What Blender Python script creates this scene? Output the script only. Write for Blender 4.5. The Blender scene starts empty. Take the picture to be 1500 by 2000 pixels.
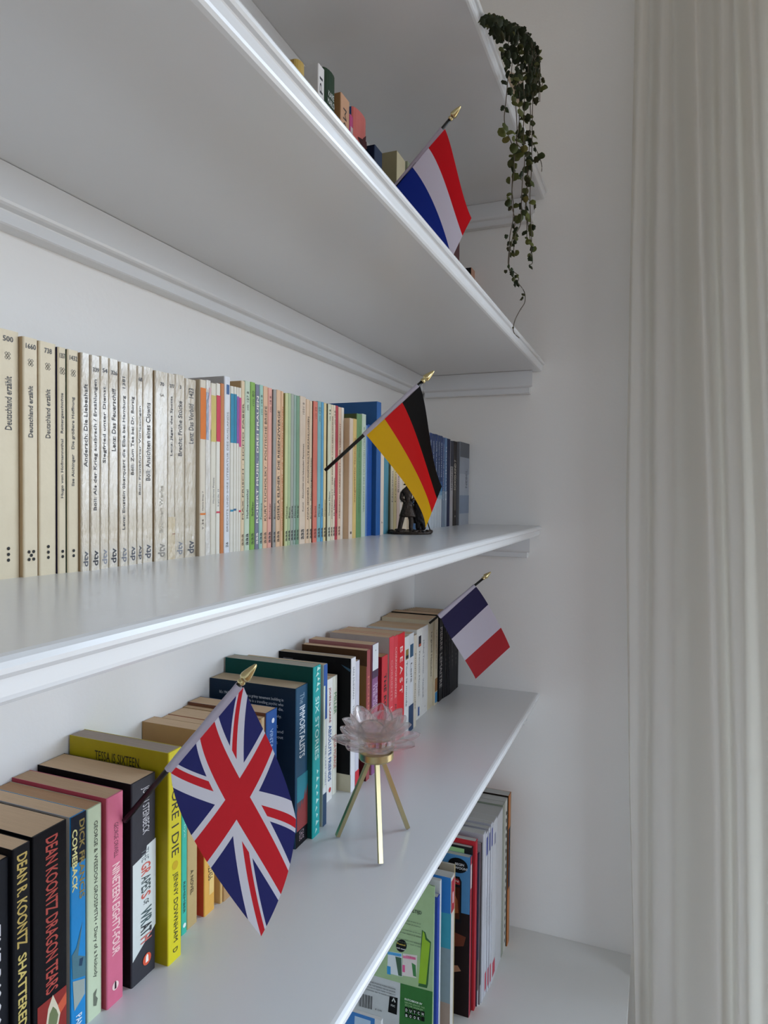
import bpy, math, random
import numpy as np
from mathutils import Vector, Matrix
SC = bpy.context.scene
COL = SC.collection
PI = math.pi

# ---------------------------------------------------------------- camera
FPX = 1330.0
CAM = np.array((-1.5, -0.5256, 1.6))
def _n(v):
    v = np.array(v, float)
    return v/np.linalg.norm(v)
_ax = _n((1286-750, 972-1000, FPX))
_ay = _n((-2550-750, 933-1000, FPX)); _ay = _n(_ay-_ax*(_ax@_ay))
_az = np.cross(_ax, _ay)
ROT = np.array([_ax, _ay, _az])
cd = bpy.data.cameras.new('camera'); cam = bpy.data.objects.new('camera', cd); COL.objects.link(cam)
cd.sensor_fit = 'VERTICAL'; cd.sensor_height = 36.0; cd.sensor_width = 27.0
cd.lens = 36.0*FPX/2000.0; cd.clip_start = 0.02; cd.clip_end = 60
m = Matrix.Identity(4)
for i in range(3):
    m[i][0] = ROT[i][0]; m[i][1] = -ROT[i][1]; m[i][2] = -ROT[i][2]; m[i][3] = CAM[i]
cam.matrix_world = m
SC.camera = cam

# measuring helpers: the ray of a photograph pixel met with a real plane of the room
def ray(px, py): return ROT @ np.array((px-750.0, py-1000.0, FPX))
def onX(px, py, X):
    r = ray(px, py); return CAM + r*((X-CAM[0])/r[0])
def onY(px, py, Y):
    r = ray(px, py); return CAM + r*((Y-CAM[1])/r[1])
def onZ(px, py, Z):
    r = ray(px, py); return CAM + r*((Z-CAM[2])/r[2])
def atD(px, py, d):
    return CAM + ray(px, py)/FPX*d

# ---------------------------------------------------------------- world, exposure
SC.view_settings.view_transform = 'Standard'
SC.view_settings.look = 'None'
SC.view_settings.exposure = -0.15
SC.view_settings.gamma = 1.0
SC.view_settings.use_curve_mapping = False
try: SC.cycles.use_denoising = True
except Exception: pass
SC.cycles.max_bounces = 16; SC.cycles.diffuse_bounces = 6; SC.cycles.glossy_bounces = 4
SC.cycles.transmission_bounces = 16; SC.cycles.transparent_max_bounces = 12
SC.cycles.sample_clamp_indirect = 6.0
SC.cycles.caustics_reflective = False; SC.cycles.caustics_refractive = False

SKY = 10.6
W = bpy.data.worlds.new('sky'); SC.world = W; W.use_nodes = True
nt = W.node_tree; nt.nodes.clear()
tc = nt.nodes.new('ShaderNodeTexCoord'); sp = nt.nodes.new('ShaderNodeSeparateXYZ')
mr = nt.nodes.new('ShaderNodeMapRange'); mr.inputs['From Min'].default_value = -1; mr.inputs['From Max'].default_value = 1
cr = nt.nodes.new('ShaderNodeValToRGB'); bg = nt.nodes.new('ShaderNodeBackground'); ow = nt.nodes.new('ShaderNodeOutputWorld')
nt.links.new(tc.outputs['Generated'], sp.inputs[0]); nt.links.new(sp.outputs['Z'], mr.inputs['Value'])
nt.links.new(mr.outputs[0], cr.inputs[0]); nt.links.new(cr.outputs[0], bg.inputs[0]); nt.links.new(bg.outputs[0], ow.inputs[0])
e = cr.color_ramp.elements
e[0].position = 0.0; e[0].color = (0.16, 0.145, 0.12, 1)
e[1].position = 1.0; e[1].color = (0.55, 0.72, 1.0, 1)
x = e.new(0.47); x.color = (0.22, 0.20, 0.17, 1)
x = e.new(0.53); x.color = (0.74, 0.85, 1.0, 1)
x = e.new(0.75); x.color = (0.66, 0.82, 1.0, 1)
bg.inputs[1].default_value = SKY

# window openings in the right-hand wall and the wall behind the photographer
WIN = [(-3.2, -0.84, 0.30, 2.62)]             # y0, y1, z0, z1 in the wall x=0
FWIN = [(-3.3, -1.5, 0.85, 2.5)]               # x0, x1, z0, z1 in the wall y=-4.2
YF = -4.2; XL = -4.6; CEIL = 2.95
def portal(name, loc, rot, sx, sy):
    l = bpy.data.lights.new(name, 'AREA'); l.shape = 'RECTANGLE'; l.size = sx; l.size_y = sy
    l.cycles.is_portal = True
    o = bpy.data.objects.new(name, l); COL.objects.link(o); o.location = loc; o.rotation_euler = rot
for (a, b, c, d) in WIN:
    portal('window_portal', (0.10, (a+b)/2, (c+d)/2), (0, PI/2, 0), d-c, b-a)
for (a, b, c, d) in FWIN:
    portal('window_portal', ((a+b)/2, YF-0.10, (c+d)/2), (PI/2, 0, 0), b-a, d-c)

# ---------------------------------------------------------------- materials
def lin(h):
    if isinstance(h, str):
        h = h.lstrip('#'); c = [int(h[i:i+2], 16)/255 for i in (0, 2, 4)]
    else: c = h
    return tuple((v/12.92 if v <= .04045 else ((v+.055)/1.055)**2.4) for v in c)+(1,)
_M = {}
def mat(h, rough=0.55, kind='plain', metal=0.0, coat=0.0):
    key = (h, rough, kind, metal, coat)
    if key in _M: return _M[key]
    m = bpy.data.materials.new('%s_%s' % (kind, str(h).lstrip('#'))); m.use_nodes = True
    nt = m.node_tree; b = nt.nodes['Principled BSDF']
    c = lin(h); b.inputs['Base Color'].default_value = c
    b.inputs['Roughness'].default_value = rough; b.inputs['Metallic'].default_value = metal
    if coat: b.inputs['Coat Weight'].default_value = coat; b.inputs['Coat Roughness'].default_value = 0.08
    def noise(scale, det=3, vec=None, sc=(1, 1, 1)):
        t = nt.nodes.new('ShaderNodeTexCoord'); mp = nt.nodes.new('ShaderNodeMapping'); mp.inputs['Scale'].default_value = sc
        n = nt.nodes.new('ShaderNodeTexNoise'); n.inputs['Scale'].default_value = scale; n.inputs['Detail'].default_value = det
        nt.links.new(t.outputs['Object'], mp.inputs[0]); nt.links.new(mp.outputs[0], n.inputs['Vector']); return n
    def vary(n, amt, dark=0.8):
        mx = nt.nodes.new('ShaderNodeMix'); mx.data_type = 'RGBA'
        mx.inputs['A'].default_value = c; mx.inputs['B'].default_value = (c[0]*dark, c[1]*dark*.97, c[2]*dark*.93, 1)
        r = nt.nodes.new('ShaderNodeMapRange'); r.inputs['From Min'].default_value = .45; r.inputs['From Max'].default_value = .75
        r.inputs['To Max'].default_value = amt
        nt.links.new(n.outputs['Fac'], r.inputs['Value']); nt.links.new(r.outputs[0], mx.inputs['Factor'])
        nt.links.new(mx.outputs['Result'], b.inputs['Base Color'])
    def bump(n, st, dist=0.001):
        bp = nt.nodes.new('ShaderNodeBump'); bp.inputs['Strength'].default_value = st; bp.inputs['Distance'].default_value = dist
        nt.links.new(n.outputs['Fac'], bp.inputs['Height']); nt.links.new(bp.outputs[0], b.inputs['Normal'])
    if kind == 'cover':
        b.inputs['Specular IOR Level'].default_value = .12 if max(c[:3]) < .08 else .3
        vary(noise(60, 5), .35, .85); bump(noise(250, 2), .12)
    elif kind == 'pages':
        n = noise(35, 4, sc=(40, 1, 1)); vary(n, .5, .78); bump(noise(60, 2, sc=(60, 1, 1)), .4)
    elif kind == 'laminate':
        n = noise(95, 6, sc=(1.3, 1, .55)); vary(n, .5, .72); bump(n, 1.0, .005)
        n2 = noise(20, 3); r = nt.nodes.new('ShaderNodeMapRange'); r.inputs['To Min'].default_value = .10; r.inputs['To Max'].default_value = .28
        nt.links.new(n2.outputs['Fac'], r.inputs['Value']); nt.links.new(r.outputs[0], b.inputs['Roughness'])
        b.inputs['Specular IOR Level'].default_value = 0.9
        b.inputs['Coat Weight'].default_value = 0.8; b.inputs['Coat Roughness'].default_value = .1
    elif kind == 'wall':
        bump(noise(180, 4), .10, .002); vary(noise(2, 3), .10, .93)
    elif kind == 'paint':
        bump(noise(90, 3, sc=(1, 1, 1)), .05, .001)
    elif kind == 'cloth':
        bump(noise(900, 2), .25, .0005)
    elif kind == 'leaf':
        b.inputs['Specular IOR Level'].default_value = .2
        vary(noise(40, 4), .8, .45)
    elif kind == 'bronze':
        n = noise(220, 5); bump(n, 1.0, .0018); vary(n, .8, .35)
    _M[key] = m
    return m

WALLW = mat('#e9e9e8', .75, 'wall')
PAINT = mat('#dadde0', .24, 'paint')

# ---------------------------------------------------------------- mesh helpers
def link(name, me, parent=None, loc=None):
    o = bpy.data.objects.new(name, me); COL.objects.link(o)
    if parent is not None: o.parent = parent
    if loc is not None: o.location = loc
    return o
def mesh(name, vs, fs, mats, parent=None, fm=None, smooth=False, loc=None):
    me = bpy.data.meshes.new(name); me.from_pydata([tuple(float(c) for c in v) for v in vs], [], fs)
    if not isinstance(mats, (list, tuple)): mats = [mats]
    for q in mats: me.materials.append(q)
    if fm: me.polygons.foreach_set('material_index', fm)
    if smooth: me.polygons.foreach_set('use_smooth', [True]*len(me.polygons))
    me.update()
    return link(name, me, parent, loc)
def tag(o, label=None, cat=None, group=None, kind=None):
    if label: o['label'] = label
    if cat: o['category'] = cat
    if group: o['group'] = group
    if kind: o['kind'] = kind
    return o
def thing(name, label, cat, loc=(0, 0, 0), group=None, rot=(0, 0, 0)):
    o = bpy.data.objects.new(name, None); COL.objects.link(o)
    o.empty_display_size = .02; o.location = tuple(float(c) for c in loc); o.rotation_euler = rot
    return tag(o, label, cat, group)
BF = [(0, 3, 2, 1), (4, 5, 6, 7), (0, 1, 5, 4), (1, 2, 6, 5), (2, 3, 7, 6), (3, 0, 4, 7)]
def boxv(x0, y0, z0, x1, y1, z1):
    return [(x0, y0, z0), (x1, y0, z0), (x1, y1, z0), (x0, y1, z0), (x0, y0, z1), (x1, y0, z1), (x1, y1, z1), (x0, y1, z1)]
class MB:
    def __init__(s): s.v = []; s.f = []
    def add(s, vs, fs):
        n = len(s.v); s.v += list(vs); s.f += [tuple(i+n for i in f) for f in fs]
    def box(s, *a): s.add(boxv(*a), BF); return s
    def build(s, name, m, parent=None, smooth=False, loc=None): return mesh(name, s.v, s.f, m, parent, smooth=smooth, loc=loc)
def box(name, a, b, m, parent=None): return MB().box(*a, *b).build(name, m, parent)
def extrude(outline, lo, hi, axis):
    """outline: 2D points; axis 'x' -> (y,z) outline run along x; 'z' -> (x,y) along z; 'y' -> (x,z) along y"""
    def P(p, t): return {'x': (t, p[0], p[1]), 'y': (p[0], t, p[1]), 'z': (p[0], p[1], t)}[axis]
    n = len(outline)
    vs = [P(p, lo) for p in outline]+[P(p, hi) for p in outline]
    fs = [(i, (i+1) % n, n+(i+1) % n, n+i) for i in range(n)]+[tuple(range(n))[::-1], tuple(range(n, 2*n))]
    return vs, fs
def tube(pts, rads, seg=10):
    mbv, mbf = [], []
    pts = [Vector(tuple(float(c) for c in p)) for p in pts]; n = len(pts)
    if not isinstance(rads, (list, tuple)): rads = [rads]*n
    up = None
    for i in range(n):
        t = (pts[min(i+1, n-1)]-pts[max(i-1, 0)])
        if t.length < 1e-9: t = Vector((0, 0, 1))
        t.normalize()
        if up is None: up = Vector((0, 0, 1)) if abs(t.z) < .9 else Vector((1, 0, 0))
        a = t.cross(up).normalized(); b = t.cross(a).normalized(); up = -b if False else up
        for k in range(seg):
            w = 2*PI*k/seg; mbv.append(tuple(pts[i]+(a*math.cos(w)+b*math.sin(w))*rads[i]))
    for i in range(n-1):
        for k in range(seg):
            k2 = (k+1) % seg; mbf.append((i*seg+k, i*seg+k2, (i+1)*seg+k2, (i+1)*seg+k))
    mbf.append(tuple(range(seg))[::-1]); mbf.append(tuple(range((n-1)*seg, n*seg)))
    return mbv, mbf
def lathe(prof, seg=32):
    v, f = [], []
    for r, z in prof:
        for k in range(seg):
            a = 2*PI*k/seg; v.append((r*math.cos(a), r*math.sin(a), z))
    for i in range(len(prof)-1):
        for k in range(seg):
            k2 = (k+1) % seg; f.append((i*seg+k, i*seg+k2, (i+1)*seg+k2, (i+1)*seg+k))
    return v, f

_T = {}
def text_flat(s, bold=0.0, res=2):
    """2D outline mesh of a string, normalised to the unit box; returns verts, faces, aspect"""
    key = (s, bold)
    if key in _T: return _T[key]
    cu = bpy.data.curves.new('t', 'FONT'); cu.body = s; cu.size = 1; cu.resolution_u = res; cu.fill_mode = 'FRONT'
    o = bpy.data.objects.new('t', cu); COL.objects.link(o)
    bpy.context.view_layer.update()
    me = bpy.data.meshes.new_from_object(o)
    vs = np.array([tuple(v.co)[:2] for v in me.vertices]); fs = [tuple(p.vertices) for p in me.polygons]
    bpy.data.objects.remove(o); bpy.data.curves.remove(cu); bpy.data.meshes.remove(me)
    if len(vs) == 0: _T[key] = (np.zeros((0, 3)), [], 1); return _T[key]
    lv = np.zeros(len(vs))
    if bold > .004:
        q = bold*.85; V_, F_, L_ = [], [], []; n0 = len(vs)
        for k, (ax, ay) in enumerate(((0, 0), (q, 0), (-q, 0), (0, q), (0, -q))):
            V_.append(vs+np.array((ax, ay))); L_.append(np.full(n0, k*2e-6)); F_ += [tuple(i+k*n0 for i in f) for f in fs]
        vs = np.concatenate(V_); fs = F_; lv = np.concatenate(L_)
    mn = vs.min(0); mx = vs.max(0); d = mx-mn; d[d == 0] = 1
    _T[key] = (np.column_stack(((vs-mn)/d, lv)), fs, d[0]/d[1]); return _T[key]
def text_part(parent, s, frame, a0, a1, b0, b1, col, bold=0.012, name='lettering', rough=.5, lift=.0002, metal=0):
    """frame(a,b,lift)->local point; text fills a0..a1 along reading, b0..b1 across"""
    v, f, asp = text_flat(s, bold)
    if not f: return None
    vs = [frame(a0+(a1-a0)*p[0], b0+(b1-b0)*p[1], lift+p[2]) for p in v]
    return mesh(name, vs, f, mat(col, rough, 'plain', metal), parent)
def poly_part(parent, pts, frame, col, name='print_panel', lift=.00012, rough=.5, m=None):
    vs = [frame(a, b, lift) for a, b in pts]
    return mesh(name, vs, [tuple(range(len(vs)))], m or mat(col, rough, 'cover'), parent)

# ---------------------------------------------------------------- room shell
def struct(o): o['kind'] = 'structure'; return o
struct(box('floor', (XL-.1, YF-.1, -.1), (.25, .1, 0), mat('#8a684a', .5, 'wall')))
struct(box('ceiling', (XL-.1, YF-.1, CEIL), (.25, .1, CEIL+.1), WALLW))
struct(box('wall_back', (XL-.1, 0, 0), (.25, .1, CEIL), WALLW))
struct(box('wall_left', (XL-.1, YF, 0), (XL, 0, CEIL), WALLW))
def wall_with_holes(name, axis, lo, hi, t0, t1, holes):
    b = MB()
    def seg(u0, u1, z0, z1):
        if u1-u0 < 1e-4 or z1-z0 < 1e-4: return
        if axis == 'x': b.box(t0, u0, z0, t1, u1, z1)
        else: b.box(u0, t0, z0, u1, t1, z1)
    cur = lo
    for (a, c, z0, z1) in sorted(holes):
        seg(cur, a, 0, CEIL); seg(a, c, 0, z0); seg(a, c, z1, CEIL); cur = c
    seg(cur, hi, 0, CEIL)
    return struct(b.build(name, WALLW))
wall_with_holes('wall_right', 'x', YF, 0, 0, .22, WIN)
wall_with_holes('wall_front', 'y', XL, .22, YF-.1, YF, FWIN)
GLASS = bpy.data.materials.new('window_glass'); GLASS.use_nodes = True
nt = GLASS.node_tree; nt.nodes.clear()
tr = nt.nodes.new('ShaderNodeBsdfTransparent'); gl = nt.nodes.new('ShaderNodeBsdfGlossy'); gl.inputs['Roughness'].default_value = 0
mx = nt.nodes.new('ShaderNodeMixShader'); mx.inputs[0].default_value = .06; oo = nt.nodes.new('ShaderNodeOutputMaterial')
nt.links.new(tr.outputs[0], mx.inputs[1]); nt.links.new(gl.outputs[0], mx.inputs[2]); nt.links.new(mx.outputs[0], oo.inputs[0])
def window(n, axis, t, u0, u1, z0, z1, bars):
    b = MB(); w = .05
    def bx(a0, a1, c0, c1):
        if axis == 'x': b.box(t, a0, c0, t+.05, a1, c1)
        else: b.box(a0, t-.05, c0, a1, t, c1)
    bx(u0, u1, z0, z0+w); bx(u0, u1, z1-w, z1)
    for k in range(bars+1):
        c = u0+(u1-u0)*k/bars; bx(max(u0, c-w/2), min(u1, c+w/2), z0+w, z1-w)
    bx(u0, u1, z0+(z1-z0)*.7, z0+(z1-z0)*.7+.04)
    o = struct(b.build('window_%d' % n, mat('#e8e8e6', .35, 'paint')))
    g = MB()
    if axis == 'x': g.box(t+.02, u0, z0, t+.026, u1, z1)
    else: g.box(u0, t-.026, z0, u1, t-.02, z1)
    g.build('pane', GLASS, o)
    return o
window(1, 'x', .12, *WIN[0], 3)
window(2, 'y', YF-.03, *FWIN[0], 2)

# ---------------------------------------------------------------- shelves
ZA, ZB, ZC, ZD, ZE = 2.261, 1.892, 1.536, 1.170, .6405
SHX = -2.75
FR = -.293
def shelf(z, label):
    t = thing('wall_shelf', label, 'shelf', (0, 0, z), 'white shelves between the alcove walls')
    v, f = extrude([(0, 0), (-.272, 0), (-.272, -.022), (0, -.022)], SHX, -.0005, 'x')
    mesh('shelf_board', v, f, PAINT, t)
    prof = [(-.2725, .0), (-.2862, .0), (-.2893, -.0006), (-.2917, -.0022), (-.293, -.0045), (-.2927, -.0068), (-.2913, -.0085),
            (-.2885, -.0092), (-.2878, -.0100), (-.2878, -.0172), (-.2872, -.0192), (-.2855, -.0211), (-.2825, -.022), (-.2725, -.022)]
    v, f = extrude([(-.272 if a > -.273 else a, b) for a, b in prof], SHX, -.0005, 'x')
    o = mesh('edge_moulding', v, f, PAINT, t)
    up = [(0, -.0225), (-.025, -.0225), (-.025, -.0525), (-.0243, -.0548), (-.0225, -.0565), (-.0175, -.0580), (-.017, -.0590), (-.017, -.0685), (-.0155, -.0697), (0, -.0697)]
    v, f = extrude(up, SHX, -.0005, 'x')
    mesh('back_batten', v, f, PAINT, t)
    vs, fs = [], []
    n = len(up)
    for (y_of) in (0, 1):
        for (d, zz) in up:
            yy = -.0255 if y_of == 0 else -(.2455+.025)+(.007 if d > -.0176 else 0)
            vs.append((d-.0005 if d else -.0005, yy, zz))
    fs = [(i, (i+1) % n, n+(i+1) % n, n+i) for i in range(n)]+[tuple(range(n)), tuple(range(n, 2*n))[::-1]]
    mesh('side_batten', vs, fs, PAINT, t)
shelf(ZA, 'topmost white wall shelf, the one the trailing green vine hangs over')
shelf(ZB, 'white wall shelf second from the top, seen from below above the cream paperback row')
shelf(ZC, 'white wall shelf at eye level carrying the cream paperbacks and dark figurine')
shelf(ZD, 'lower white wall shelf carrying the glass lotus candle holder and thick paperbacks')
cab = thing('base_cabinet', 'low white cabinet along the wall whose top carries the magazines', 'cabinet', (0, 0, 0))
CF = -.490
box('worktop', (SHX, CF, ZE-.03), (-.0005, -.0005, ZE), mat('#dcdedd', .45, 'paint'), cab)
box('carcass', (SHX, CF+.03, .06), (-.0005, -.0005, ZE-.0305), PAINT, cab)
for k in range(5):
    x0 = SHX+.01+k*.547
    d = box('door', (x0, CF+.008, .08), (x0+.54, CF+.0295, ZE-.035), PAINT, cab)
    v, f = tube([(x0+.5, CF+.008, .4), (x0+.5, CF-.008, .4)], [.005, .011], 12)
    mesh('knob', v, f, mat('#b8a070', .3, 'plain', 1.0), d)

# ---------------------------------------------------------------- books
rnd = random.Random(4)
GAP = .00018
def spine_frame(mode, w, h):
    if mode == 'u': return lambda a, b, l: ((1-b)*w, -l, a*h)
    if mode == 'd': return lambda a, b, l: (b*w, -l, (1-a)*h)
    return lambda a, b, l: (a*w, -l, b*h)
def cover_frame(d, h):   # left board, seen from the left: reading runs from the wall towards the room
    return lambda a, b, l: (-l, (1-a)*d, b*h)
def book(name, label, group, x0, x1, yf, z0, h, depth, cover, side=None, items=(), pages='#d2bb9c', kind='cover', rough=.45, rnd_sp=0.0, inset=.0006, cat='book', spm=None, top_inset=0.0002, roll=0, paper='pages'):
    w = x1-x0-GAP
    d = min(depth, -yf-.0012)
    o = thing(name, label, cat, (x0+GAP/2, yf, z0), group)
    t = .00035
    b = max(min(.0012, w*.22), rnd_sp)
    if rnd_sp > 0:
        arc = [(w/2-w/2*math.cos(PI*k/8), rnd_sp*(1-math.sin(PI*k/8))) for k in range(9)]
        outer = [(0, d)]+arc+[(w, d)]
    else:
        outer = [(0, d), (0, b), (b*.3, b*.3), (b, 0), (w-b, 0), (w-b*.3, b*.3), (w, b), (w, d)]
    inn = [(w-t, d), (w-t, b+t), (t, b+t), (t, d)]
    ol = outer+inn; n = len(ol)
    vs, fs = extrude(ol, 0, h, 'z')
    fs = fs[:n]
    no = len(outer)
    # caps: split into quads/strips so the U shape fills properly
    for base, rev in ((0, True), (n, False)):
        L = [base+i for i in (0, 1)]; A = base
        c1 = (A+0, A+1, A+no+2, A+no+3)
        c2 = (A+no-2, A+no-1, A+no+0, A+no+1)
        c3 = tuple(A+i for i in range(1, no-1))+(A+no+1, A+no+2)
        for c in (c1, c2, c3): fs.append(c[::-1] if rev else c)
    m1 = mat(cover, rough, kind); m2 = mat(side, rough, 'cover') if side else m1
    fm = [0]*len(fs); fm[0] = 1
    mesh('cover', vs, fs, [m1, m2], o, fm)
    pb = MB().box(t*1.3, b+t*1.5, .0006, w-t*1.3, d-.0006, h-top_inset)
    pb.build('page_block', mat(pages, .85, paper), o)
    li = .00015
    for it in items:
        k = it[0]; li += .00004
        if k in 'udh':       # text: mode, string, along0, along1, across0, across1, colour, bold
            _, s, a0, a1, b0, b1, c = it[:7]; bd = it[7] if len(it) > 7 else .012
            if k == 'h' and s:
                ww = min((a1-a0)*w, (b1-b0)*h*1.15*text_flat(s, bd)[2]); mid = (a0+a1)/2; a0, a1 = mid-ww/w/2, mid+ww/w/2
            if k == 'd': a0, a1 = 1-a1, 1-a0
            text_part(o, s, spine_frame(k, w, h), a0, a1, b0, b1, c, bd, lift=li)
        elif k == 'r':       # rectangle on the spine: x0,x1,z0,z1,colour
            _, a0, a1, z0_, z1_, c = it
            poly_part(o, [(a0, z0_), (a1, z0_), (a1, z1_), (a0, z1_)], spine_frame('h', w, h), c, lift=li, m=(mat(c, .25, kind) if kind == 'laminate' else None))
        elif k == 'p':       # polygon on the spine
            poly_part(o, it[1], spine_frame('h', w, h), it[2], lift=li)
        elif k == 'o':       # disc on spine: x, z, radius in m, colour
            _, a, z_, r, c = it
            poly_part(o, [(a+r/w*math.cos(q*PI/8), z_+r/h*math.sin(q*PI/8)) for q in range(16)], spine_frame('h', w, h), c, 'printed_dot', lift=li)
        elif k == 'c':       # text on the left board: string, a0,a1,b0,b1,colour
            _, s, a0, a1, b0, b1, c = it[:7]; bd = it[7] if len(it) > 7 else .01
            text_part(o, s, cover_frame(d, h), a0, a1, b0, b1, c, bd, lift=.0002+li*.3)
        elif k == 'q':       # polygon on the left board
            poly_part(o, it[1], cover_frame(d, h), it[2], lift=.0001+li*.3)
        elif k == 'f':       # three interlaced fish drawn as small lozenges
            _, cx, cz, sz, c = it; V_, F_ = [], []; fr = spine_frame('h', w, h)
            for q, (dx, dz) in enumerate([(-.5, .62), (.45, .62), (-.05, 0), (-.5, -.62), (.45, -.62)]):
                for (r1, r2) in ((.62, .45),):
                    n0 = len(V_)
                    for rr in (r1, r2):
                        for (ux, uz) in ((-1, 0), (0, -1), (1, 0), (0, 1)):
                            V_.append(fr(cx+(dx+ux*rr)*sz/w, cz+(dz+uz*rr)*sz/h, li))
                    for j in range(4):
                        j2 = (j+1) % 4; F_.append((n0+j, n0+j2, n0+4+j2, n0+4+j))
            mesh('fish_emblem', V_, F_, mat(c, .5), o)
    return o

def row(specs, x_start, base_y, zs, ymid, depth, group, name='paperback', gap=.00018):
    """walk along a shelf; each spec: (l or None, r, ytop, cover, side, label, items, extra)"""
    x0 = x_start; out = []; Yp = base_y(x0); pr = None
    for sp in specs:
        l, r, yt, cov, side, lab, items = sp[:7]; ex = dict(sp[7]) if len(sp) > 7 else {}
        yb = ymid(r)
        if 'bl' in ex:                       # front edge fixed by where the book's foot stands on the shelf
            Y = onZ(*ex.pop('bl'), zs)[1]
        elif 'dist' in ex:                   # or by its distance along the view axis
            Y = atD(r, yb, ex.pop('dist'))[1]
        elif l is not None: Y = onX(l, yb, x0)[1]
        else:
            B = base_y(x0); Y = B if not out else Yp+max(-.0012, min(.0016, B-Yp))
        Y = min(-.06, max(-.29, Y))
        lp = l if l is not None else pr
        if lp is not None: x0 = max(x0, min(x0+.06, onY(lp, yb, Y)[0]))
        x1 = onY(r, yb, Y)[0]
        if x1-x0 < .003: print('THIN', lab, x1-x0); x1 = x0+.003
        x1 = min(x1, -.0012)
        h = onY(r if not l else (l+r)/2, yt, Y)[2]-zs
        dp = ex.pop('depth', depth); gr = ex.pop('group', group); nm = ex.pop('name', name)
        out.append(book(nm, lab, gr, x0, x1-(gap-GAP), Y, zs, h, dp, cov, side, items, **ex))
        Yp = Y; x0 = x1; pr = r
    return out

K = '#2c2c31'
# --- eye-level shelf
def fischer(num, texts, dots):
    it = [('h', num, .30 if len(num) < 4 else .16, .74 if len(num) < 4 else .86, .953, .975, K, .02), ('f', .5, .897, .0023, '#3a3a3a')]
    it += texts
    for (a, z) in dots: it.append(('o', a, z, .00125, '#333333'))
    return it
V3 = [(.5, .075), (.5, .098), (.5, .122)]
def dtv(title, z0, z1, num=None, col='#55565c', ex=()):
    it = [('u', 'dtv', .02, .092, .22, .80, col, .03)]
    if title: it.append(('u', title, z0, z1, .30, .72, '#35363c', .014))
    if num: it.append(('h', num, .2, .85, .925, .945, '#3c3d44', .02))
    return it+list(ex)
GC = 'cream and coloured paperbacks on the eye-level shelf'
LAM = {'kind': 'laminate', 'rough': .2}
FOIL = '#c9bda8'
CR = '#d9ccb0'
def aaa(c=K): return [('u', 'aaa', .03, .10, .25, .75, c, .02)]
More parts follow.
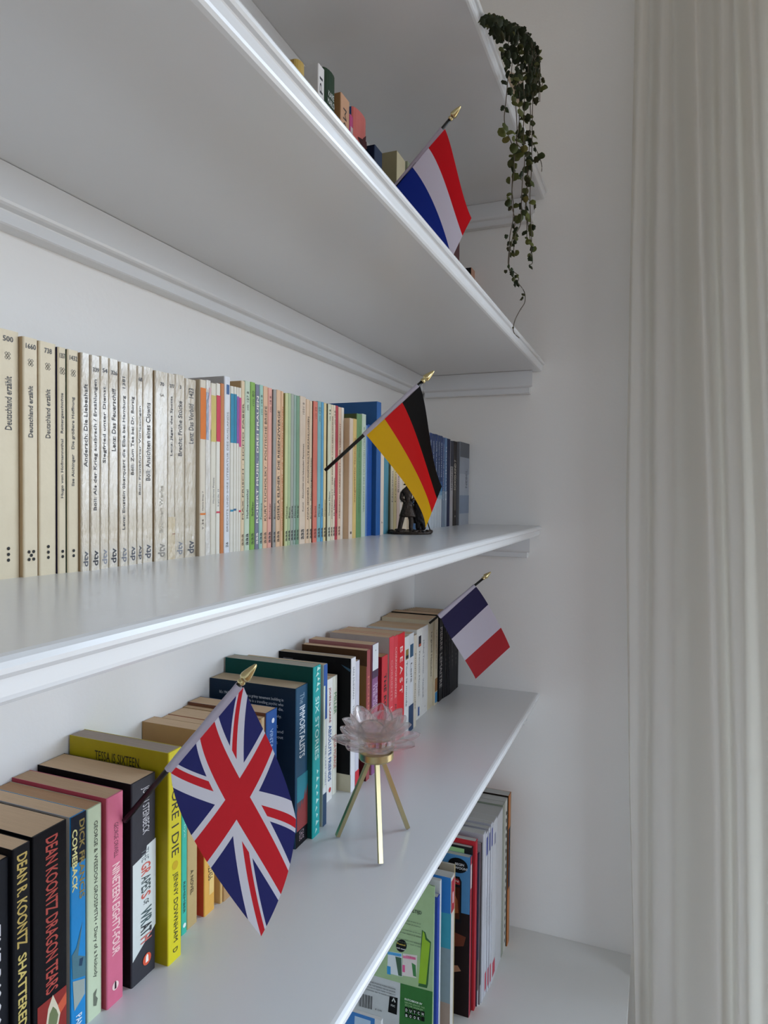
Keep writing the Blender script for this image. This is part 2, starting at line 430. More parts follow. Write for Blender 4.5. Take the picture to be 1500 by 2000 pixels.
C = [
 (None, -9, 640, CR, None, 'cream paperback cut off by the left picture edge on the eye-level shelf', [('u', 'Erzählungen', .6, .8, .3, .65, K)]),
 (None, 38, 650, CR, None, 'thick cream paperback numbered 500 with three spine dots', fischer('500', [('u', 'Deutschland erzählt', .60, .815, .33, .62, K)], V3)),
 (46, 74.5, 660, '#dacdb2', '#b49b78', 'cream paperback numbered 1660 with five dots, jutting a little forward', fischer('1660', [('u', 'Deutschland erzählt', .585, .80, .36, .68, K, .02)], [(.34, .105), (.66, .105), (.5, .09), (.34, .073), (.66, .073)])),
 (77, 110, 669, CR, '#b89f7c', 'cream paperback numbered 738 with three dots', fischer('738', [('u', 'Deutschland erzählt', .59, .80, .36, .64, K)], V3)),
 (114, 129.5, 679, CR, '#1f1d3a', 'slim cream paperback numbered 1357 with a dark navy side', fischer('1357', [('u', 'Hugo von Hofmannsthal   Reitergeschichte', .335, .80, .3, .72, K, .018)], V3[:2]), {'rough': .5}),
 (132.5, 154, 684, CR, '#1d3a2c', 'slim cream paperback numbered 1432 with a dark green side', fischer('1432', [('u', 'Ilse Aichinger   Die größere Hoffnung', .39, .79, .35, .68, K, .018)], V3[:2])),
 (159, 176, 690, FOIL, '#a08a6c', 'glossy foil-wrapped white paperback directly right of the number 1432 spine', dtv('Andersch: Die Liebeshaft', .48, .86), LAM),
 (177.5, 196, 695, FOIL, '#a08a6c', 'foil-wrapped paperback numbered 339 with the longest dark title and creased spine', dtv('Böll: Als der Krieg ausbrach / Erzählungen', .28, .89, '339', '#1d1d22'), LAM),
 (None, 213, 699, FOIL, None, 'foil-wrapped paperback numbered 54 with a torn left spine edge', dtv('Siegfried unter Dienst', .50, .86, '54', '#8a8c92'), LAM),
 (None, 231.5, 704, FOIL, None, 'foil-wrapped paperback numbered 326 with a short dark title', dtv('Lenz: Das Feuerschiff', .56, .86, '326', '#2c2c33'), LAM),
 (234, 251, 708, FOIL, '#a08a6c', 'foil-wrapped paperback numbered 1381 with the title running nearly to its foot', dtv('Lenz: Einstein überquert die Elbe bei Hamburg   1381', .18, .93, None, '#77797f'), LAM),
 (None, 268, 714, FOIL, None, 'foil-wrapped paperback whose upper spine mirrors the pale blue window', dtv('Böll: Zum Tee bei Dr. Borsig', .45, .84), LAM),
 (None, 279, 717, FOIL, None, 'very slim foil-wrapped paperback numbered 68', dtv('Böll: Frankfurter Vorlesungen', .35, .80, '68', '#4c4d55'), LAM),
 (None, 299.5, 720, FOIL, None, 'foil-wrapped paperback with a broad sky reflection, just left of the thick one numbered 70', dtv('Böll: Ansichten eines Clowns', .42, .82), LAM),
 (303, 328, 726, FOIL, '#a08a6c', 'thickest foil-wrapped paperback numbered 70 with a faded grey title', dtv('', 0, 0, '70', '#8b8478', [('h', 'GA', .25, .8, .87, .885, '#9a958c', .01), ('u', 'Büchner: Werke', .15, .40, .36, .64, '#b0a898')]), LAM),
 (None, 342, 732, FOIL, None, 'slim foil-wrapped paperback numbered 277 with a brown patch at its foot', dtv('Lenz: Jäger des Spotts', .56, .88, '277', '#3b2d25', [('r', .0, 1., .0, .23, '#c9b693'), ('r', .6, 1.0, .135, .14, '#8a4a2a')]), LAM),
 (None, 361, 735, FOIL, None, 'foil-wrapped paperback numbered 3 right of the slim one with a brown foot', dtv('Brecht: Frühe Stücke', .56, .86, '3', '#85878c'), LAM),
 (362, 384, 741, FOIL, '#a08a6c', 'last foil-wrapped paperback, numbered 1423, next to the orange-topped spine', dtv('Lenz: Das Vorbild   1423', .64, .95, None, '#45464c'), LAM),
 (391, 402, 742, '#d5cbb9', '#b3a48c', 'paperback with an orange upper spine and thin orange stripe', [('r', 0, 1, .665, .955, '#d5721c'), ('r', 0, 1, .235, .245, '#d5721c'), ('u', 'Halina Snajy 7', .26, .37, .35, .65, '#5a4a40'), ('u', 'T.34', .15, .21, .35, .65, '#5a4a40')]),
 (None, 412, 744, '#d8d2c8', None, 'worn white paperback with grey and pink upper bands', [('r', 0, .55, .66, .93, '#8e98ac'), ('r', .55, 1, .72, .96, '#dfb4b4')], {'kind': 'laminate', 'rough': .2}),
 (None, 422, 750, '#d8d2c2', None, 'white paperback with a dull yellow upper band', [('r', 0, 1, .66, .93, '#c9b668'), ('u', 'Moderne Poesie', .3, .45, .35, .65, '#6a6a6a')]),
 (None, 430.5, 750, '#dcd8cc', None, 'white paperback with a crimson upper band and crimson stripe', [('r', 0, 1, .66, .93, '#c8364e'), ('r', 0, 1, .24, .25, '#c8364e'), ('u', 'Lyrik II', .28, .38, .3, .7, '#6a6a6a')]),
 (None, 438, 750, '#c27a44', None, 'thin burnt-orange paperback left of the tall white volume', []),
 (None, 449.5, 737, '#d8dade', '#a8a7a8', 'tall white volume standing above its neighbours, blue mark at the head', [('r', .3, .8, .90, .955, '#3c5f8e'), ('u', 'BRECHTS UND IHRE LITERATUR DES AUSLANDS', .12, .80, .3, .62, '#8a8a88'), ('u', '26', .03, .06, .3, .7, '#555555')], {'depth': .12}),
 (None, 456.5, 755, '#dad6ca', None, 'thin white paperback with a teal upper band and teal stripe', [('r', 0, 1, .66, .955, '#2b86a8'), ('r', 0, 1, .245, .257, '#2b86a8')]),
 (None, 462, 756, '#dad6ca', None, 'thin white paperback with a deep teal band beside the purple one', [('r', 0, 1, .66, .955, '#1f7d9c'), ('u', 'Lyrik', .27, .45, .3, .7, '#666')][:1]+[('r', 0, 1, .25, .262, '#2b5f88')]),
 (None, 466.5, 757, '#dcd7cb', None, 'thin white paperback with a purple upper band', [('r', 0, 1, .66, .945, '#93549c')]),
 (None, 471, 758, '#dcd7cb', None, 'thin white paperback with a magenta upper band and red stripe', [('r', 0, 1, .64, .94, '#c3457c'), ('r', 0, 1, .24, .252, '#c8364e')]),
 (None, 478, 745, '#d9c3a2', '#b49468', 'tan paperback taller than its neighbours, wide-spaced capitals up the spine', aaa('#6e5a40')+[('u', 'MAX FRISCH · HOMO FABER', .185, .87, .28, .74, '#4a3c2c', .01)], {'depth': .12}),
 (None, 488.5, 746, '#bfcdb8', None, 'pale green paperback left of the bright green spine', aaa()+[('u', 'Hofmannsthal', .19, .36, .3, .7, K), ('u', 'rm 127 8', .83, .94, .3, .7, '#52604f')]),
 (None, 498.5, 748, '#82ab4e', '#3f6a28', 'bright grass-green paperback with a dark green edge', aaa('#3d5a22')+[('u', 'Stifter', .20, .29, .3, .7, '#2f4a1c'), ('u', 'rm 80', .86, .95, .3, .7, '#49682c')]),
 (None, 506.5, 752, '#76788a', None, 'slate-grey paperback with white capitals up the spine', aaa('#e6dcd0')+[('u', 'ROBERT MUSIL · DREI FRAUEN', .16, .93, .22, .78, '#ece4d8', .016)]),
 (None, 514, 753, '#9cc2b4', None, 'mint paperback right of the slate-grey one', aaa()+[('u', 'Fontane', .18, .28, .3, .7, '#37554e'), ('u', 'rm 145 8', .82, .94, .3, .7, '#48645c')]),
 (None, 523, 756, '#dcb494', None, 'peach paperback with tall black capitals, left of the salmon pink one', aaa('#5e4534')+[('u', 'KURT TUCHOLSKY · POLITISCHE BRIEFE', .17, .88, .26, .76, '#4c382a', .01)]),
 (None, 531.5, 759, '#dba191', None, 'salmon pink paperback among the peach spines', aaa()+[('u', 'Büchner', .18, .28, .3, .7, '#5e3a32'), ('u', 'rm 18 8', .85, .95, .3, .7, '#7a5046')]),
 (534, 540, 761, '#9c9a94', '#5c5a56', 'grey paperback left of the second peach spine', aaa()+[('u', 'Borchert', .18, .28, .25, .75, '#3e3e3c')]),
 (None, 548.5, 763, '#dcb896', None, 'peach paperback with heavy black capitals, right of the grey one', aaa('#4c382a')+[('u', 'GISELA ELSNER · DIE RIESENZWERGE', .17, .87, .24, .78, '#33261c', .02)]),
 (None, 554, 765, '#dcb590', None, 'narrow peach paperback with orange capitals', [('u', 'WOLFGANG BORCHERT · DIE TRAURIGEN GERANIEN', .1, .9, .28, .74, '#c4703c', .008)]),
 (557.5, 563, 768, '#c9cf9c', '#8c8448', 'pale yellow-green paperback with an olive side', aaa()+[('u', 'Heine', .18, .26, .25, .75, '#55582e')]),
 (None, 568.5, 769, '#aebf94', None, 'sage green paperback, leftmost of four slim muted spines', aaa()+[('u', 'Benn', .18, .25, .25, .75, K)]),
 (None, 574, 770, '#a7ada2', None, 'grey-green paperback, second of four slim muted spines', aaa()+[('u', 'Kafka', .18, .26, .25, .75, K)]),
 (None, 579, 772, '#9ab0a4', None, 'grey mint paperback, third of four slim muted spines', aaa()+[('u', 'Hesse', .18, .26, .25, .75, K)]),
 (None, 585.5, 774, '#7ea084', '#46664c', 'darker green paperback left of the thick ivory spine', aaa('#33503a')+[('u', 'Rilke', .18, .26, .25, .75, '#24402c')]),
 (None, 597.5, 776, '#dcc9b4', None, 'thick ivory paperback with small grey lettering', aaa()+[('u', 'Kunst   Aktualität mit lebenden Personen', .22, .68, .32, .58, '#6a5c50'), ('u', '1031 8', .88, .96, .3, .6, '#7a6a5c')]),
 (None, 605, 781, '#dec2a4', None, 'light peach paperback with narrow black capitals', aaa('#3b2f24')+[('u', 'ANNA SEGHERS · AUSGEWÄHLTE ERZÄHLUNGEN', .16, .88, .24, .76, '#3b2f24', .014)]),
 (None, 610, 784, '#decaad', None, 'slim cream paperback left of the coral one', aaa()+[('u', 'Brecht   Kalendergeschichten', .17, .6, .25, .75, K)]),
 (612.5, 620.5, 784, '#d87a68', '#4a2420', 'coral paperback with a blackish side', aaa('#7c3228')+[('u', 'Brecht', .18, .26, .3, .7, '#7c3228'), ('u', 'rm 33', .88, .96, .3, .7, '#a04c40')]),
 (None, 627.5, 785, '#85b0b2', None, 'dusty teal paperback right of the coral one', aaa()+[('u', 'Mörike', .18, .27, .3, .7, '#2c4a4c'), ('u', 'rm 120', .86, .96, .3, .7, '#3c6062')]),
 (None, 632.5, 786, '#5a9ec4', None, 'sky-blue paperback just left of where the black flagpole is tucked in', aaa()+[('u', 'Wolf', .18, .24, .25, .75, '#1c4a68')]),
 (None, 638, 788, '#dcc794', None, 'pale yellow paperback touching the black flagpole of the tricolour with gold', aaa()+[('u', 'Hauptmann', .18, .30, .25, .75, K)]),
 (641, 647, 789, '#d2d2b8', '#38382c', 'cream green paperback with a dark olive side', aaa()+[('u', 'Thomas Mann', .18, .36, .3, .7, K), ('u', 'rm 9 8', .88, .96, .3, .7, '#5e604c')]),
 (None, 651, 791, '#dccdb2', None, 'cream paperback with dense brown capitals', aaa('#5a2c22')+[('u', 'DÜRRENMATT · DER RICHTER UND SEIN HENKER', .16, .92, .25, .75, '#54382c', .014)]),
 (None, 655.5, 792, '#e0d2bc', None, 'slim ivory paperback left of the crimson one', aaa()+[('u', 'H. Mann   Novellen', .18, .46, .25, .75, K, .02), ('u', 'rm 12 8', .86, .96, .3, .7, '#5c5448')]),
 (None, 660.5, 793, '#b43c48', None, 'crimson paperback in the eye-level row', aaa('#6a1a24')+[('u', 'Benn', .2, .3, .3, .7, '#6a1a24')]),
 (None, 666.5, 796, '#dcbca2', None, 'pinkish paperback with brown capitals right of the crimson one', aaa('#6a4034')+[('u', 'FRIEDRICH DÜRRENMATT · DER VERDACHT', .16, .88, .26, .74, '#6a4034', .01)]),
 (None, 672, 797, '#e4dacb', None, 'ivory white paperback left of the thick beige block', []),
 (683, 690, 817, '#dccab6', '#d3b898', 'thick low beige paperback showing its broad beige side', [('u', '1', .04, .06, .3, .7, '#4a3c30')]),
 (None, 697, 819, '#d8ba74', None, 'mustard paperback right of the thick beige block', [('u', 'ausgewählte Gedichte', .3, .84, .28, .7, '#a06c34', .016)]),
 (None, 707, 810, '#6c9464', '#4c5a30', 'green volume right of the mustard paperback', [('u', 'Gedichte und Balladen', .2, .9, .35, .6, '#58804e')], {'depth': .115}),
 (None, 715, 810, '#bccab8', None, 'pale grey-green volume left of the blue spines', [('u', 'VERZEICHNIS DER DEUTSCHEN LITERATUR', .2, .9, .3, .66, '#7a8c7c')]),
 (None, 718, 831, '#6a90c0', None, 'thin light blue book left of the royal blue one', []),
 (None, 727.5, 831, '#1c4f9e', None, 'royal blue book in front of the big blue binder', [('u', 'MALEREI DER STUDIE', .22, .88, .3, .68, '#1a478c', .016)], {'depth': .10}),
 (736, 744.5, 785, '#245c9c', '#24568e', 'big tall royal blue volume rising behind the flag', [], {'depth': .16, 'rough': .5}),
 (None, 751, 830, '#dccdbb', None, 'cream book right of the tall blue volume', [('u', '7', .1, .12, .3, .7, K)]),
 (None, 760, 835, '#4c8a9c', None, 'teal book right of the tall blue volume', []),
 (None, 764, 840, '#33412e', None, 'thin dark green book beside the teal one', []),
 (None, 770, 840, '#d8cdb4', None, 'cream spine right of the thin dark green book', [('u', 'Novellen', .3, .6, .3, .7, '#6a6050')]),
 (None, 776, 842, '#d8c48e', None, 'yellowish spine just left of the figurine', [('u', 'Dramen', .3, .6, .3, .7, '#7a6840')]),
 (None, 781.5, 844, '#dec4b4', None, 'rosy spine half hidden by the dark figurine', [('u', 'Roman', .4, .6, .3, .7, K)]),
 (None, 787, 846, '#dcd0c4', None, 'ivory spine partly behind the dark figurine', [('u', 'Band', .3, .4, .3, .7, K)]),
 (None, 797, 845, '#d8c8b0', None, 'cream spine seen between the legs of the figurine', []),
 (None, 808, 845, '#cbb89e', None, 'tan spine behind the middle of the figurine', []),
 (None, 818, 845, '#2f5f8c', None, 'blue spine behind the right side of the figurine', []),
 (None, 828, 845, '#24262c', None, 'black spine hidden behind the tip of the flag with gold', []),
]
SER = '#c4cdd6'
def serie(h1, t): return [('r', 0, 1, .50, 1.0, '#1b3568'), ('r', 0, 1, .44, .50, '#2a5488'), ('r', 0, 1, .39, .44, '#4f86b4'), ('r', 0, 1, .35, .39, '#7ca4c2'), ('r', 0, 1, .31, .35, '#a3bccd'), ('u', t, .55, .93, .3, .66, '#c4cede', .016)]
for (r, yt, tl, lab) in [(838, 845, 'Abend', 'pale-footed navy spine, leftmost visible right of the hanging flag'), (844, 846, 'Einleitung in die Poetik', 'pale-footed navy spine, second right of the hanging flag'), (849.5, 848, 'Einleitung in die Romantik', 'pale-footed navy spine, third right of the hanging flag'),
                    (855, 849, 'Einführung in die Sprache', 'pale-footed navy spine, fourth right of the hanging flag'), (860, 851, 'Einleitung in die Geschichte', 'pale-footed navy spine, fifth right of the hanging flag'), (864.5, 852, 'Einleitung', 'pale-footed navy spine, sixth right of the hanging flag')]:
    C.append((None, r, yt, SER, None, lab, serie(0, tl), {'group': 'series of navy spines with pale cloudy feet', 'kind': 'cover'}))
C += [
 (None, 869, 855, '#39507e', None, 'slate blue spine right of the pale-footed series', [('r', 0, 1, 0, .4, '#7f90a4'), ('u', 'Die Geschichte der Literatur', .3, .93, .3, .66, '#b4bccc')]),
 (None, 874, 856, '#5a7ca4', None, 'lighter blue spine left of the dark navy one', [('r', 0, 1, 0, .4, '#93a2b2'), ('u', 'Handbuch', .3, .9, .3, .66, '#c8d0dc')]),
 (None, 880, 858, '#1c2344', None, 'dark navy spine near the right end of the row', []),
 (None, 886, 862, '#a8a4a8', '#2a2a34', 'light grey spine with a stacked dark author name', [('r', 0, 1, .70, 1, '#3a3c48'), ('u', 'LENBERNER', .42, .7, .3, .75, '#3a3a40', .03)]),
 (None, 893, 863, '#3a3634', None, 'blackish spine with a pale title near the row end', [('u', 'SCHOSS-KIND 7', .42, .78, .25, .8, '#c4bcb0', .03), ('r', .3, .8, .18, .42, '#5e5a54'), ('o', .6, .11, .0022, '#c4bcb0')]),
 (899, 917, 865, '#9aa0aa', '#6c6e74', 'thick misty grey book closing the right end of the row', [('r', 0, 1, .82, 1, '#50545c'), ('r', 0, 1, .62, .82, '#8c939e'), ('r', 0, 1, .14, .36, '#7a879a'), ('u', 'NEBEL', .45, .68, .2, .4, '#555c68', .02)], {'depth': .105}),
]
xs = onY(-60, 1140, -.084)[0]
row(C, xs, lambda x: -.086-.038*(x+1.15)/1.1, ZC, lambda p: 900-.05*p, .108, GC)

# --- lower shelf
GD = 'thick paperbacks on the lower shelf'
PG = '#d6b896'
RED = '#b5323c'
D = [
 (None, -70, 1680, '#1c1c20', None, 'black paperback beyond the left picture edge', []),
 (None, 18, 1672, '#1a1c22', None, 'black paperback with white capitals cut by the left picture edge', [('d', 'THE DISCOVERING', .05, .75, .35, .8, '#d8d8dc', .03)]),
 (25.5, 60, 1652, '#141418', '#101014', 'black paperback with raised gold lettering over a sunset picture', [('d', 'DEAN R. KOONTZ', .60, .97, .20, .80, '#b8a054', .03), ('d', 'SHATTERED', .27, .57, .25, .75, '#cdbb6a', .03), ('r', .12, .92, .08, .25, '#2b4a68'), ('r', .12, .92, .13, .19, '#c98c5c'), ('p', [(.2, .04), (.85, .1), (.85, .15), (.2, .12)], '#e0c09a')]),
 (63.5, 131, 1618, '#0e0e12', '#0e0e12', 'thick black paperback with red outlined lettering and a glass drop on red clouds', [('d', 'DEAN KOONTZ DRAGON TEARS', .30, .965, .36, .72, '#b4463c', .022), ('r', .12, .97, .10, .28, '#8e2a24'), ('p', [(.12, .10), (.97, .2), (.97, .25), (.12, .16)], '#cc5a3c'), ('p', [(.12, .02), (.6, .10), (.45, .14), (.12, .10)], '#dc9a5c'), ('p', [(.42, .125), (.56, .115), (.72, .14), (.78, .18), (.70, .225), (.56, .285), (.42, .24), (.36, .18)], '#d8d0b8'), ('p', [(.46, .14), (.56, .13), (.68, .15), (.72, .18), (.66, .21), (.56, .235), (.46, .215), (.42, .18)], '#6f7a54'), ('r', .45, .72, .01, .075, '#e6dcd8'), ('r', .50, .68, .015, .07, '#b42430')]),
 (138, 168, 1590, '#1b86c8', '#c9c0b4', 'blue paperback with black head, gold lettering and a bird drawing', [('r', 0, 1, .78, 1., '#1d2330'), ('d', 'DICK FRANCIS', .61, .97, .55, .9, '#8e7c3c', .03), ('d', 'COMEBACK', .66, .94, .08, .42, '#e0dc98', .035), ('p', [(.05, .38), (.35, .40), (.75, .50), (.45, .36), (.95, .33), (.95, .24), (.1, .27)], '#4c7684'), ('p', [(.1, .26), (.9, .23), (.9, .16), (.2, .12)], '#9aa6a0'), ('p', [(.55, .34), (.8, .335), (.7, .30), (.5, .31)], '#1c3c58'), ('d', 'PAN', .03, .09, .3, .7, '#d8e8f0', .02)]),
 (170.5, 199, 1575, '#c3d2b4', '#9ea890', 'pale green paperback with small dark capitals', [('d', 'GEORGE & WEEDON GROSSMITH • Diary of a Nobody', .19, .93, .38, .70, '#2c332c', .006), ('p', [(.4, .06), (.6, .05), (.7, .08), (.55, .10), (.65, .13), (.4, .12)], '#6c7464')], {'pages': '#b8906c'}),
 (209, 241, 1552, '#d06a86', '#b04454', 'pink paperback whose left board is deeper red', [('d', 'GEORGE ORWELL', .70, .865, .42, .68, '#6a2c44', .004), ('d', 'NINETEEN EIGHTY-FOUR', .235, .67, .30, .78, '#f0c8c8', .03), ('o', .5, .085, .0036, '#f0d4d0'), ('p', [(.44, .07), (.56, .07), (.55, .10), (.5, .108), (.45, .10)], '#33242a')], {'pages': '#c0a080'}),
 (257, 304, 1520, '#38383e', '#141214', 'charcoal paperback with a white lower label and multicoloured title', [('p', [(.04, .125), (1, .225), (1, .665), (.62, .655), (.58, .62), (.04, .60)], '#cfd6d4'), ('d', 'JOHN STEINBECK', .72, .955, .36, .72, '#c8c8cc', .004), ('d', 'THE', .585, .645, .4, .7, '#6a7478', .004), ('d', 'GR', .515, .575, .38, .78, '#c4584c', .03), ('d', 'APES', .43, .51, .38, .78, '#3c4a4c', .02), ('d', 'S', .40, .425, .38, .78, '#c4584c', .03), ('d', 'OF', .365, .39, .48, .70, '#3c4448', .01), ('d', 'WR', .27, .345, .36, .82, '#44585a', .03), ('d', 'AT', .215, .268, .36, .82, '#2c3034', .03), ('d', 'H', .18, .21, .36, .82, '#c46c64', .03), ('o', .62, .085, .0052, '#d8583c'), ('p', [(.56, .07), (.68, .07), (.67, .10), (.62, .11), (.57, .10)], '#f0ece4')]),
 (329, 355, 1465, '#d8cc24', '#a8980f', 'bright yellow paperback with hand-drawn black lettering', [('d', 'BEFORE I DIE', .50, .93, .24, .78, '#1e1e12', .0), ('o', .5, .455, .0040, '#c8a81c'), ('d', 'JENNY DOWNHAM', .09, .42, .30, .72, '#1e1e12', .0), ('d', 'D', .04, .06, .35, .7, '#1e1e12', .0), ('c', 'TESSA IS SIXTEEN.', .27, .73, .905, .95, '#1c1a0c', -.004), ('c', 'TESSA IS DYING.', .3, .68, .82, .86, '#1c1a0c', -.004)], {'pages': '#a89a8e', 'depth': .118}),
 (None, 366, 1478, '#3cb4a0', None, 'slim turquoise paperback right of the yellow one', [('d', 'Say a Good-bye', .55, .9, .3, .7, '#9fe0d0'), ('d', 'REMEMBER', .12, .3, .3, .66, '#1c5c54'), ('o', .5, .05, .0022, '#e8f4f0')]),
 (None, 386, 1485, '#b8a070', None, 'worn tan paperback with rough black capitals, partly behind the large flag', [('d', 'SORRY', .66, .80, .1, .5, '#2a2218', .05), ('d', 'SMART', .60, .76, .5, .95, '#2a2218', .05), ('d', 'A NOVEL', .2, .35, .3, .6, '#4a3e28')]),
 (400, 420, 1492, '#dca850', '#c0462c', 'amber paperback with a scarlet left board, partly behind the large flag', [('r', .45, .9, .12, .42, '#e4c47c'), ('d', '123456', .22, .32, .35, .8, '#55401c')]),
 (431, 436, 1490, '#c8a468', None, 'brown paperback at the right edge of the large flag tip', []),
 (None, 458, 1425, '#b08c60', None, 'tan-topped paperback fully behind the large flag, right of the brown one', []),
 (None, 484, 1420, '#a8242c', None, 'red-edged paperback behind the middle of the large flag', []),
 (None, 510, 1405, '#9c7850', None, 'brown-edged paperback behind the right part of the large flag', []),
 (None, 517, 1400, '#b8a07c', None, 'thin cream-topped paperback left of the small blue spine', []),
 (520, 541, 1388, '#1f4f92', '#6c4430', 'small blue paperback with a white bird emblem near the large flag edge', [('o', .6, .93, .003, '#d8dde4'), ('d', 'VINTAGE', .7, .88, .3, .6, '#9fb4d4')]),
 (578, 601, 1340, '#25506e', '#1a2c40', 'dark blue paperback with blurb text on its board and a city skyline at the foot', [('d', 'The', .89, .955, .30, .66, '#9ab0c0', .0), ('d', 'IMMORTALISTS', .55, .875, .28, .74, '#dfe6ea', .02), ('r', .1, 1, .28, .44, '#2f8494'), ('r', .1, 1, .10, .28, '#5c4c54'), ('p', [(.1, .10), (.1, .22), (.3, .26), (.35, .22), (.5, .28), (.6, .24), (.8, .34), (.85, .28), (1, .36), (1, .1)], '#8e3c3c'), ('r', 0, 1, 0, .10, '#141418'), ('d', 'CHLOE', .03, .09, .3, .7, '#a08890'),
    ('c', "It's 1969, and holed up in a grimy tenement building in", .12, .86, .905, .93, '#c4ccd4'), ('c', "New York's East Side is a travelling psychic who", .2, .86, .875, .90, '#c4ccd4'), ('c', 'claims to tell the day you will die.', .3, .86, .845, .87, '#c4ccd4'), ('c', 'The four children sneak out to learn why.', .22, .84, .80, .825, '#c4ccd4'), ('c', 'Their lives unfold over the next', .3, .80, .74, .765, '#c4ccd4'), ('c', 'forty years of love and', .4, .86, .705, .73, '#c4ccd4'), ('c', 'magic and doubt, about', .4, .86, .67, .695, '#c4ccd4'), ('c', 'family but', .5, .80, .635, .66, '#c4ccd4')], {'pages': '#c8b496', 'depth': .125}),
 (611, 626, 1301, '#19a0a0', '#0e4440', 'tall teal paperback with a pale broken pattern down the spine', [('d', 'SIX STORIES', .45, .82, .25, .75, '#c8f0ea', .015)]+[('p', [(.3+.1*((k*7) % 3), .02+k*.043), (.62+.1*((k*5) % 3), .035+k*.043), (.45, .05+k*.043)], '#b8e4da') for k in range(9)]+[('p', [(.2+.15*((k*7) % 3), .85+k*.03), (.7+.1*((k*5) % 3), .86+k*.03), (.45, .875+k*.03)], '#b8e4da') for k in range(5)], {'pages': '#b4ac9e', 'depth': .13}),
 (631.5, 638.5, 1298, '#d8dcdc', '#b8b0a0', 'white paperback with a blue head and navy foot', [('r', 0, 1, .66, 1., '#24549c'), ('r', 0, .4, .24, .87, '#d4dcc8'), ('r', 0, 1, 0, .2, '#23405e'), ('d', 'THE LAST WISH', .25, .5, .45, .8, '#8894a0')], {'depth': .12}),
 (None, 650, 1323, '#e0e0dc', None, 'white paperback with mixed red and blue capitals', [('d', 'JOHN le CARRÉ', .64, .93, .25, .72, '#8c2c38', .03), ('d', 'ABSOLUTE FRIENDS', .16, .62, .25, .75, '#24508c', .03), ('o', .55, .085, .0036, '#b43434')]),
 (None, 658.5, 1318, '#dcdccf', None, 'white paperback with green and red lettering', [('d', 'MILLER', .68, .86, .2, .8, '#4c8050', .01), ('d', 'MALIA MORAGE', .22, .5, .2, .8, '#b85444', .01)]),
 (686, 694.5, 1285, '#dcdce0', '#08080a', 'large black-covered paperback with a narrow white spine', [('d', 'IAN McEWAN    THE CHILD IN TIME', .30, .93, .3, .65, '#7c8088'), ('q', [(0, .0), (1, .0), (1, .13), (0, .13)], '#c4bda4'), ('c', 'Shortlisted for the', .1, .6, .085, .10, '#5c5848'), ('c', 'Booker Prize', .1, .45, .06, .075, '#5c5848'), ('c', 'ABSORBING', .06, .2, .945, .955, '#8c8c90'), ('q', [(.86, .95), (.99, .92), (.98, .90), (.9, .93)], '#2c4c60')], {'depth': .125, 'pages': '#b8a68c'}),
 (None, 702, 1289, '#c8c8d4', None, 'thin lavender-grey paperback with a red foot', [('r', 0, 1, 0, .13, '#c8323c')]),
 (716, 723, 1270, '#9a4a4c', '#7c5a2c', 'paperback with a golden brown painted board and wine red spine', [('d', 'MORRISON', .3, .8, .25, .7, '#c87468'), ('q', [(0, 0), (1, 0), (1, .35), (.5, .25), (0, .3)], '#4c1418'), ('q', [(0, .92), (1, .88), (1, 1), (0, 1)], '#4c3420')]),
 (727, 738, 1258, '#8a5a86', '#a8706c', 'mauve paperback with a white upper label', [('r', 0, 1, .80, 1, '#d4d8dc'), ('r', 0, 1, .74, .80, '#4c3850'), ('d', 'THE BROKEN', .40, .70, .5, .9, '#cdb4cc'), ('d', 'THE GREEN', .40, .70, .08, .45, '#cdb4cc'), ('o', .5, .95, .0012, '#444444')]),
 (746, 757, 1281, '#c8343c', '#8c1c22', 'low red paperback with black capitals right of the mauve one', [('d', 'THE ROSE', .40, .83, .3, .75, '#381416', .03)], {'pages': '#b48c64'}),
 (760.5, 769, 1244, '#d8404c', '#b4aca4', 'taller rose-red paperback, left of a twin pair', [('d', 'CORRIENTE', .45, .8, .3, .7, '#e48c8c'), ('d', 'La Testa', .2, .4, .3, .7, '#f0c0c0')]),
 (None, 776.5, 1240, '#d43a46', None, 'taller rose-red paperback, right of a twin pair', [('d', 'CORRISPONDENZE', .45, .9, .3, .7, '#f0b8b4'), ('d', 'AND OWEN T', .1, .4, .3, .75, '#6c1c20')]),
 (None, 790, 1234, '#d41c28', None, 'scarlet paperback with spaced white capitals', [('d', 'B E A S T', .45, .88, .3, .7, '#f0d8d4', .01), ('r', 0, 1, .0, .04, '#2c7c4c')]),
 (None, 799, 1241, '#d8dcdc', None, 'slim white paperback with a yellow picture stamp', [('r', .2, .8, .77, .87, '#8c7c3c'), ('r', .2, .8, .78, .81, '#282830'), ('d', 'Tout le monde', .3, .75, .3, .6, '#606468')]),
 (None, 808, 1235, '#d4d8dc', None, 'slim white paperback with a blue stamp and navy foot', [('r', .15, .85, .76, .89, '#2c5674'), ('r', 0, 1, 0, .27, '#1f3c60'), ('d', 'Leila', .5, .7, .3, .6, '#606468')]),
 (None, 814, 1239, '#cfc8b8', None, 'narrow beige paperback between two white ones', [('d', 'Philippe Claudel', .2, .8, .3, .65, '#6c685c')]),
 (None, 823.5, 1226, '#d8d8d4', None, 'white paperback with a dark flower stamp near its head', [('r', .3, .8, .80, .92, '#22222c'), ('r', .4, .8, .80, .83, '#c05434'), ('d', 'François Mauriac', .25, .75, .35, .6, '#606468'), ('r', .3, .6, .03, .13, '#3c5c94')]),
 (None, 835.5, 1220, '#d6d6d4', None, 'broad plain white paperback with thin lettering', [('d', 'Michel Tournier   Vendredi', .2, .85, .15, .35, '#70747c'), ('h', '111', .4, .7, .07, .085, '#505050')]),
 (None, 846, 1207, '#c8bfa6', None, 'beige paperback left of the black row', [('d', 'Le grand Meaulnes', .35, .85, .45, .75, '#4c4434', .02)], {'depth': .10}),
